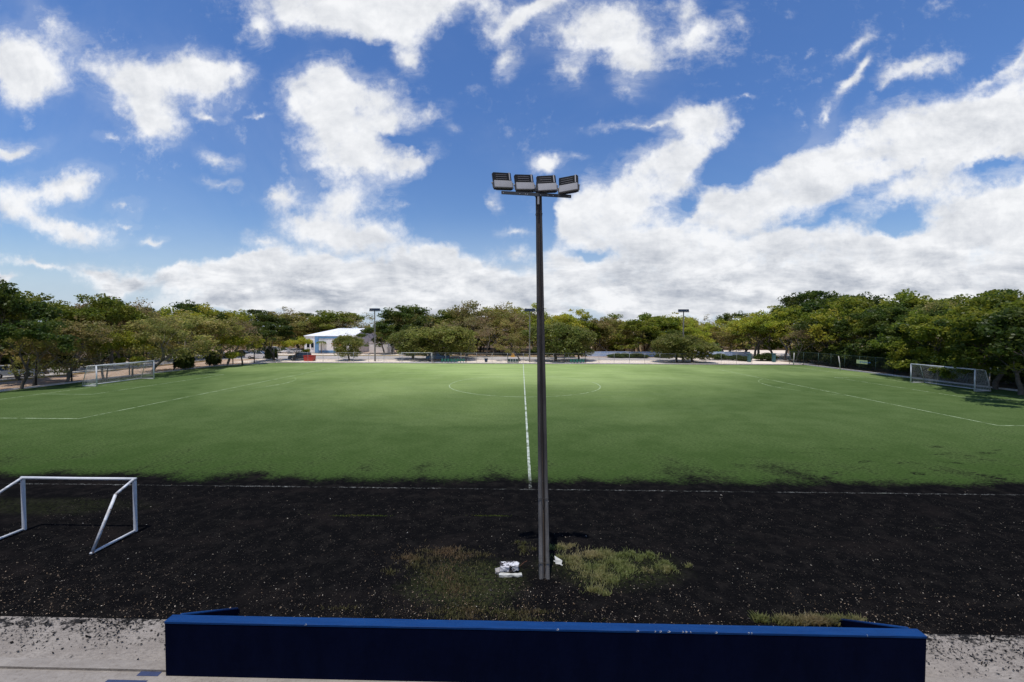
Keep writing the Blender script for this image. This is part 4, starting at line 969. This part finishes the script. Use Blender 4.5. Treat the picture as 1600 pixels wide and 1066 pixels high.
for (k, px, py, Y, w) in (('yellow',1140,500,66,60),('yellow',1160,493,60,76),('yellow',1185,487,56,84),('green',1180,498,50,76),('dry',1172,494,62,60),('yellow',1215,483,50,84),('green',1240,478,52,90),('yellow',1228,495,44,84),('green',1262,482,44,90),('dark',1262,462,60,80),('dark',1295,452,54,100),('dark',1322,462,50,80),('green',1300,476,38,100),('dry',1245,506,38,60),('green',1342,466,40,110),
  ('yellow',1330,486,30,90),('green',1372,464,32,110),('green',1405,458,28,110),('dark',1400,470,24,110),('green',1445,464,22,120),('green',1480,463,18,120),('dark',1440,476,16,110),('olive',1520,468,14,110),('green',1540,464,8,130),('green',1570,470,5,130),('dark',1600,450,4,120),('green',1600,466,0,150),('green',1650,455,-6,170),('dark',1700,450,-10,180),('dark',1500,480,8,120),('green',1470,492,6,110),
  ('dark',1560,486,-2,130),('green',1420,490,16,100),('dark',1370,488,22,100),('green',1340,500,26,80),('dark',1300,500,32,80),('olive',1270,510,36,60),('dark',1600,490,-6,140),('green',1520,496,2,110),('dark',1640,480,-12,150)):
    tpx(k, px, py, Y, w, G_)
for i in range(17):        # undergrowth and small trees close behind the right fence
    tree('bush', 60.5+random.uniform(-.8,2.2), -24+i*3.9+random.uniform(-.6,.6), random.uniform(2.4,4.6), random.uniform(2.2,3.2), 'close behind the right fence')
for i in range(12):
    tree('bush', -88+random.uniform(-2,2), -20+i*6.5, random.uniform(2.2,3.6), random.uniform(2.4,3.4), 'beyond the left road')
for (px, py, Y, w, l) in ((1130,554,44,30,0),(1148,556,43,24,0),(1160,558,41,22,0),(1195,553,42,30,0),(960,553,50,26,0),(1000,553,50,30,0),(1035,553,51,26,0),(980,553,50,24,0),(640,548,62,40,0),(700,546,64,40,0),(850,548,62,40,0),(905,546,66,40,0),(285,556,16,26,0),(425,549,37.5,18,0),(335,556,23,20,0)):
    tpx('bush', px, py-(6 if px < 900 else 1 if px > 940 else 4), Y, w, 'around the far road')
# stop unused prototypes from lingering at the origin
for k, ps in tree_protos.items():
    for p in ps:
        if not p[2]:
            for c in list(p[0].children): bpy.data.objects.remove(c)
            bpy.data.objects.remove(p[0])
# labels: rank within each place and kind from left to right (bearing from the stand)
byw = {}
for rec in PL: byw.setdefault((rec[2], rec[1]), []).append(rec)
ORD = ['first','second','third','fourth','fifth','sixth','seventh','eighth','ninth','tenth','eleventh','twelfth','thirteenth','fourteenth','fifteenth','sixteenth','seventeenth','eighteenth','nineteenth','twentieth']
for (where, kind), recs in byw.items():
    recs.sort(key=lambda r: math.atan2(r[3]-CAM[0], r[4]-CAM[1]))
    for i, (o, k, w, x, y) in enumerate(recs):
        o['label'] = (NOUN[kind] + ' ' + w) if len(recs) == 1 else ('%s %s from the left, %s' % (ORD[i], NOUN[kind], w))
        o['group'] = {'bush':'bushes '}.get(kind, 'trees ') + w.replace('among the single trees ', '').replace('in the row ', '')
# young palm by the building
x, y = gp(502, 552.5, -.04); t_ = at(502, 534, y)
pm = empty('palm_tree', (x, y, -.04), 0, 'slim young palm in front of the white-roofed building', 'palm')
Hh = t_[2]-.3
mb = MB(); mb.tube([(0,0,0),(.05,0,Hh*.5),(0,0,Hh)], [.13,.1,.08], 8); mb.build('trunk', M['bark_pale'], pm)
mb = MB()
for i in range(14):
    a = i*2.4; c, s = math.cos(a), math.sin(a); pts = [(0,0,Hh),(c*.6,s*.6,Hh+.45),(c*1.2,s*1.2,Hh+.25),(c*1.6,s*1.6,Hh-.4)]
    for j in range(3):
        p, q = Vector(pts[j]), Vector(pts[j+1]); w0 = (.05,.3,.22,.02)[j]; w1 = (.05,.3,.22,.02)[j+1]; sd_ = Vector((-s,c,0))
        mb.add([p-sd_*w0, p+sd_*w0, q+sd_*w1-Vector((0,0,.1)), q-sd_*w1-Vector((0,0,.1))], [(0,1,2,3)])
mb.build('fronds', M['leaf_green'], pm, flip=False)
# cone-shaped light-green shrub on the plaza
x, y = gp(1119, 551, -.04); h = at(1119, 532, y)[2]
rg = np.random.default_rng(5); n = 5000; zz = rg.uniform(0,1,n)**1.3; a = rg.uniform(0,6.28,n); rr = (1-zz)*1.5*np.sqrt(rg.uniform(.3,1,n)); C3 = np.stack([np.cos(a)*rr, np.sin(a)*rr, .3+zz*(h-.3)], 1)
t1 = rg.normal(0,.1,(n,3)); t2 = rg.normal(0,.1,(n,3)); V = np.stack([C3-t1,C3-t2,C3+t1,C3+t2],1).reshape(-1,3)
cn = empty('cone_shrub', (x, y, -.04), 0, 'cone-shaped light green shrub on the pale plaza at the right', 'shrub')
fastmesh('foliage', V, np.arange(4*n).reshape(n,4), M['leaf_lime'], cn); mb = MB(); mb.tube([(0,0,0),(0,0,h*.8)], [.1,.04], 6); mb.build('trunk', M['bark'], cn)

# distant woodland as one mass
rg = np.random.default_rng(9); n = 90000
ang = rg.uniform(-1.25, 1.25, n); rad = rg.uniform(165, 230, n); hx = 7.5 + 2.2*np.sin(ang*37)+1.6*np.sin(ang*83+1)+1.2*np.sin(ang*171+2)
C3 = np.stack([np.sin(ang)*rad, CAM[1]+np.cos(ang)*rad, hx*rg.uniform(0,1,n)**.6+rg.normal(0,.3,n)], 1)
nr = rg.normal(0,1,(n,3)); t1 = np.cross(nr, rg.normal(0,1,(n,3))); t1 /= np.linalg.norm(t1,axis=1)[:,None]; t2 = np.cross(nr/np.linalg.norm(nr,axis=1)[:,None], t1)
V = np.stack([C3-t1*.75,C3-t2*.5,C3+t1*.75,C3+t2*.5],1).reshape(-1,3)
dw = fastmesh('distant_woodland', V, np.arange(4*n).reshape(n,4), M['leaf_olive']); tag(dw, 'far woodland seen as one mass behind the trees', 'woodland', kind='stuff')

# ------------------------------------------------------------------ near-ground detail
# concrete lump with white paint on a broken plinth
x, y = gp(796, 893)
bk = empty('concrete_lump', (x, y, 0), R(3), 'rough white-painted concrete lump on a broken plinth left of the pole', 'concrete block')
def rough_block(w, d, h, seed, nx=12, ny=8, nz=5, amp=.02, z0=0):
    import bmesh
    from mathutils import noise as mn
    bm = bmesh.new(); bmesh.ops.create_cube(bm, size=1); bmesh.ops.subdivide_edges(bm, edges=bm.edges, cuts=9, use_grid_fill=True)
    for v in bm.verts:
        v.co = Vector((v.co.x*w, v.co.y*d, (v.co.z+.5)*h)); nn_ = mn.noise_vector(v.co*7+Vector((seed,0,0)))*amp*2 + mn.noise_vector(v.co*22+Vector((seed,9,0)))*amp; v.co += nn_; v.co.z += z0
        if v.co.z < 0: v.co.z = 0
    mb = MB(); bm.verts.index_update(); mb.add([v.co.copy() for v in bm.verts], [tuple(v.index for v in f.verts) for f in bm.faces]); bm.free(); return mb
def L_lump(N, g, b):
    s = N.new('ShaderNodeNewGeometry'); ns = N.new('ShaderNodeSeparateXYZ'); N.l.new(s.outputs['Position'], ns.inputs[0])
    c = N.mix(N.ramp(N.noise(g, 9, 6, .7), .47, .53), (.62,.62,.64), (.48,.47,.48))
    return N.mix(N.ramp(N.noise(g, 6.5, 5, .65), .50, .56), c, (.035,.03,.032))
M['lump'] = groundmat('flaking_white_concrete', L_lump, bump=.5, bscale=18)
rough_block(.50,.26,.14,3, z0=.07).build('block', M['lump'], bk)
mb = rough_block(.62,.10,.06,8, amp=.012); mb.v = [(a_+.03, b2-.21, c_) for a_, b2, c_ in mb.v]; mb.build('plinth', M['bag'], bk)
mb = rough_block(.12,.22,.07,5, amp=.012); mb.v = [(a_-.33, b2-.02, c_) for a_, b2, c_ in mb.v]; mb.build('plinth_corner', M['concrete'], bk)
mb = MB(); mb.tube([(.28,.02,.12),(.42,.1,.2),(.5,.12,.22)], .006, 5); mb.build('rusty_wire', M['rust'], bk)
# scrap right of the pole
x, y = gp(868, 882); 
mb = MB(); mb.add([(0,0,.01),(.16,-.05,.02),(.2,.03,.09),(.1,.1,.12),(-.02,.16,.16),(.02,.05,.1),(.1,.0,.02)], [(0,1,2,5),(2,3,5),(3,4,5),(0,5,4),(1,6,2)])
mb.add([(-.05,.14,.01),(-.03,.16,.02),(.2,-.1,.04),(.18,-.12,.03)], [(0,1,2,3)])
o = mb.build('plaster_scrap', M['bag'], flip=False); o.location = (x, y, .005); tag(o, 'crumpled white scrap lying against the right side of the pole foot', 'scrap')

# flecks of dry leaf and grit on the black infill (uncountable)
rg = np.random.default_rng(21)
def flecks(n, xr, yr, smin, smax, name, m, label, dens=None, z=.006):
    X = rg.uniform(*xr, n*3); Y = rg.uniform(*yr, n*3)
    if dens is not None: keep = rg.uniform(0,1,n*3) < dens(X, Y); X, Y = X[keep][:n], Y[keep][:n]
    else: X, Y = X[:n], Y[:n]
    n = len(X); s = (smin + (smax-smin)*rg.uniform(0,1,n)**3.2)[:,None]; a = rg.uniform(0,6.28,n)
    t1 = np.stack([np.cos(a), np.sin(a), rg.normal(0,.35,n)],1)*s; t2 = np.stack([-np.sin(a), np.cos(a), rg.normal(0,.35,n)],1)*s*rg.uniform(.25,.7,(n,1))
    C = np.stack([X, Y, z + s[:,0]*.5 + rg.uniform(0,.012,n)],1)
    V = np.stack([C-t1,C-t2,C+t1,C+t2*.8],1).reshape(-1,3)
    o = fastmesh(name, V, np.arange(4*n).reshape(n,4), m); return tag(o, label, 'litter', kind='stuff')
def fleckmat(name, c1, c2, c3):
    m = bpy.data.materials.new(name); m.use_nodes = True; N = NT(m.node_tree); b = N.n['Principled BSDF']; b.inputs['Roughness'].default_value = .9; b.inputs['Specular IOR Level'].default_value = .08
    g = N.new('ShaderNodeNewGeometry').outputs['Random Per Island']
    c = N.mix(N.ramp(g, .2, .6, 0, 1, False), c1, c2); c = N.mix(N.ramp(g, .86, .97, 0, 1, False), c, c3); N.l.new(c, b.inputs['Base Color']); return m
M['fleck'] = fleckmat('dry_flecks', (.04,.033,.028), (.11,.09,.07), (.30,.27,.22)); M['fleck_pale'] = fleckmat('pale_flecks', (.13,.10,.07), (.26,.22,.17), (.55,.54,.5))
M['clod'] = fleckmat('infill_clods', (.004,.004,.004), (.011,.0105,.010), (.035,.028,.024))
dn = lambda X, Y: np.clip(1.1-(Y+40.4)/10, .12, 1)*np.clip(1.05+.55*np.sin(X*.9+1)*np.sin(Y*1.3+X*.3), .15, 1)
flecks(30000, (-18,20), (-40.4,-33), .004, .021, 'leaf_flecks', M['fleck'], 'tan flecks strewn over the black infill', dn)
M['fleck_tan'] = fleckmat('tan_flecks', (.14,.095,.06), (.30,.22,.15), (.5,.44,.36))
flecks(11000, (-18,20), (-40.4,-37.2), .004, .024, 'dry_leaf_bits', M['fleck_tan'], 'brown and tan leaf bits gathered in front of the blue parapet', lambda X, Y: np.clip(1-(Y+40.4)/2.6, .02, 1)**1.6*np.clip(.75+.5*np.sin(X*.55+2)+.4*np.sin(X*1.9+Y*2.2), .08, 1)*np.where(X > 9, .5, 1))
flecks(2300, (-18,20), (-40.4,-32), .004, .027, 'pale_grit', M['fleck_pale'], 'pale chips scattered over the black infill', dn)
flecks(60000, (-18,20), (-40.4,-33.5), .006, .03, 'infill_clods', M['clod'], 'crumbly black rubber clods beside the field', None, .002)
flecks(2500, (-13,-7), (-41.7,-40.4), .008, .04, 'infill_spill', M['clod'], 'black granules spilled on the left concrete apron', lambda X, Y: np.clip((Y+41.6)/1.1, .05, 1)*(.3+.7*(np.sin(X*2.1)*np.sin(X*.9+Y*2) > .1)), .011)
flecks(2500, (7.8,13), (-41.7,-40.4), .008, .04, 'infill_spill', M['clod'], 'black granules spilled on the right concrete apron', lambda X, Y: np.clip((Y+41.7)/1.0, .05, 1)*(.4+.6*(np.sin(X*2.3)*np.sin(X*1.1+Y*2) > -.1)), .011)

# weeds (uncountable blades)
def blades(name, patches, label, m, hmin=.025, hmax=.11, w=.006):
    Vs = []
    for (px, py, rx, ry, n) in patches:
        cx_, cy_ = gp(px, py); k = rg.normal(0, .48, (n,2)); tuft = rg.normal(0,.45,(max(3,n//110),2)); idx = rg.integers(0,len(tuft),n)
        xy = np.where(rg.uniform(0,1,(n,1)) < .8, tuft[idx]+rg.normal(0,.13,(n,2)), k); x = cx_+xy[:,0]*rx; y = cy_+xy[:,1]*ry
        h = rg.uniform(hmin,hmax,n); a = rg.uniform(0,6.28,n); lean_ = rg.uniform(.2,1.1,n)*h; b = np.stack([x,y,np.zeros(n)],1)
        d = np.stack([np.cos(a),np.sin(a),np.zeros(n)],1); sd2 = np.stack([-np.sin(a),np.cos(a),np.zeros(n)],1)*w
        mid = b + d*lean_[:,None]*.35; mid[:,2] += h*.6; tip = b + d*lean_[:,None]; tip[:,2] += h
        Vs.append(np.stack([b-sd2,b+sd2,mid+sd2*.8,tip],1)); Vs.append(np.stack([b-sd2,mid+sd2*.8,tip,mid-sd2*.8],1))
    V = np.concatenate(Vs).reshape(-1,3); o = fastmesh(name, V, np.arange(len(V)).reshape(-1,4), m); return tag(o, label, 'weeds', kind='stuff')
M['weed'] = leafmat('weed_blades', (.36,.38,.13), (.22,.26,.08), (.48,.40,.2)); M['weed_dry'] = leafmat('dry_weed_blades', (.2,.18,.07), (.11,.13,.04), (.28,.2,.1))
blades('weeds', [(880,856,.55,.22,600),(895,870,.6,.3,660),(930,866,.55,.3,900),(925,888,.7,.35,1140),(962,872,.55,.35,1020),(975,890,.45,.4,900),(945,908,.5,.35,900),(930,922,.4,.22,540),(990,868,.28,.3,480),(1022,872,.3,.22,480),(1038,888,.33,.28,780),(1008,892,.18,.15,156),(1075,886,.16,.1,96),(905,900,.5,.3,144)], 'yellow-green weeds growing right of the pole', M['weed'])
blades('dry_grass', [(690,868,1.6,.6,1300),(660,880,.8,.7,600),(730,930,1.8,1.0,1000),(700,900,1.6,1.0,1200),(820,860,.25,.3,350),(760,960,2.4,.3,1200),(815,850,.3,.2,200)], 'sparse dry grass left of the pole', M['weed_dry'], .02, .08)
blades('wall_weeds', [(1240,973,.7,.12,1500),(1285,973,.7,.12,1500)], 'clump of pale weeds behind the right end of the blue parapet', M['weed'], .05, .16)
blades('moss_grass', [(560,806,1.8,.08,500),(760,806,1.2,.08,350)], 'thin green tufts in lines on the black infill', M['leaf_green'], .01, .03)
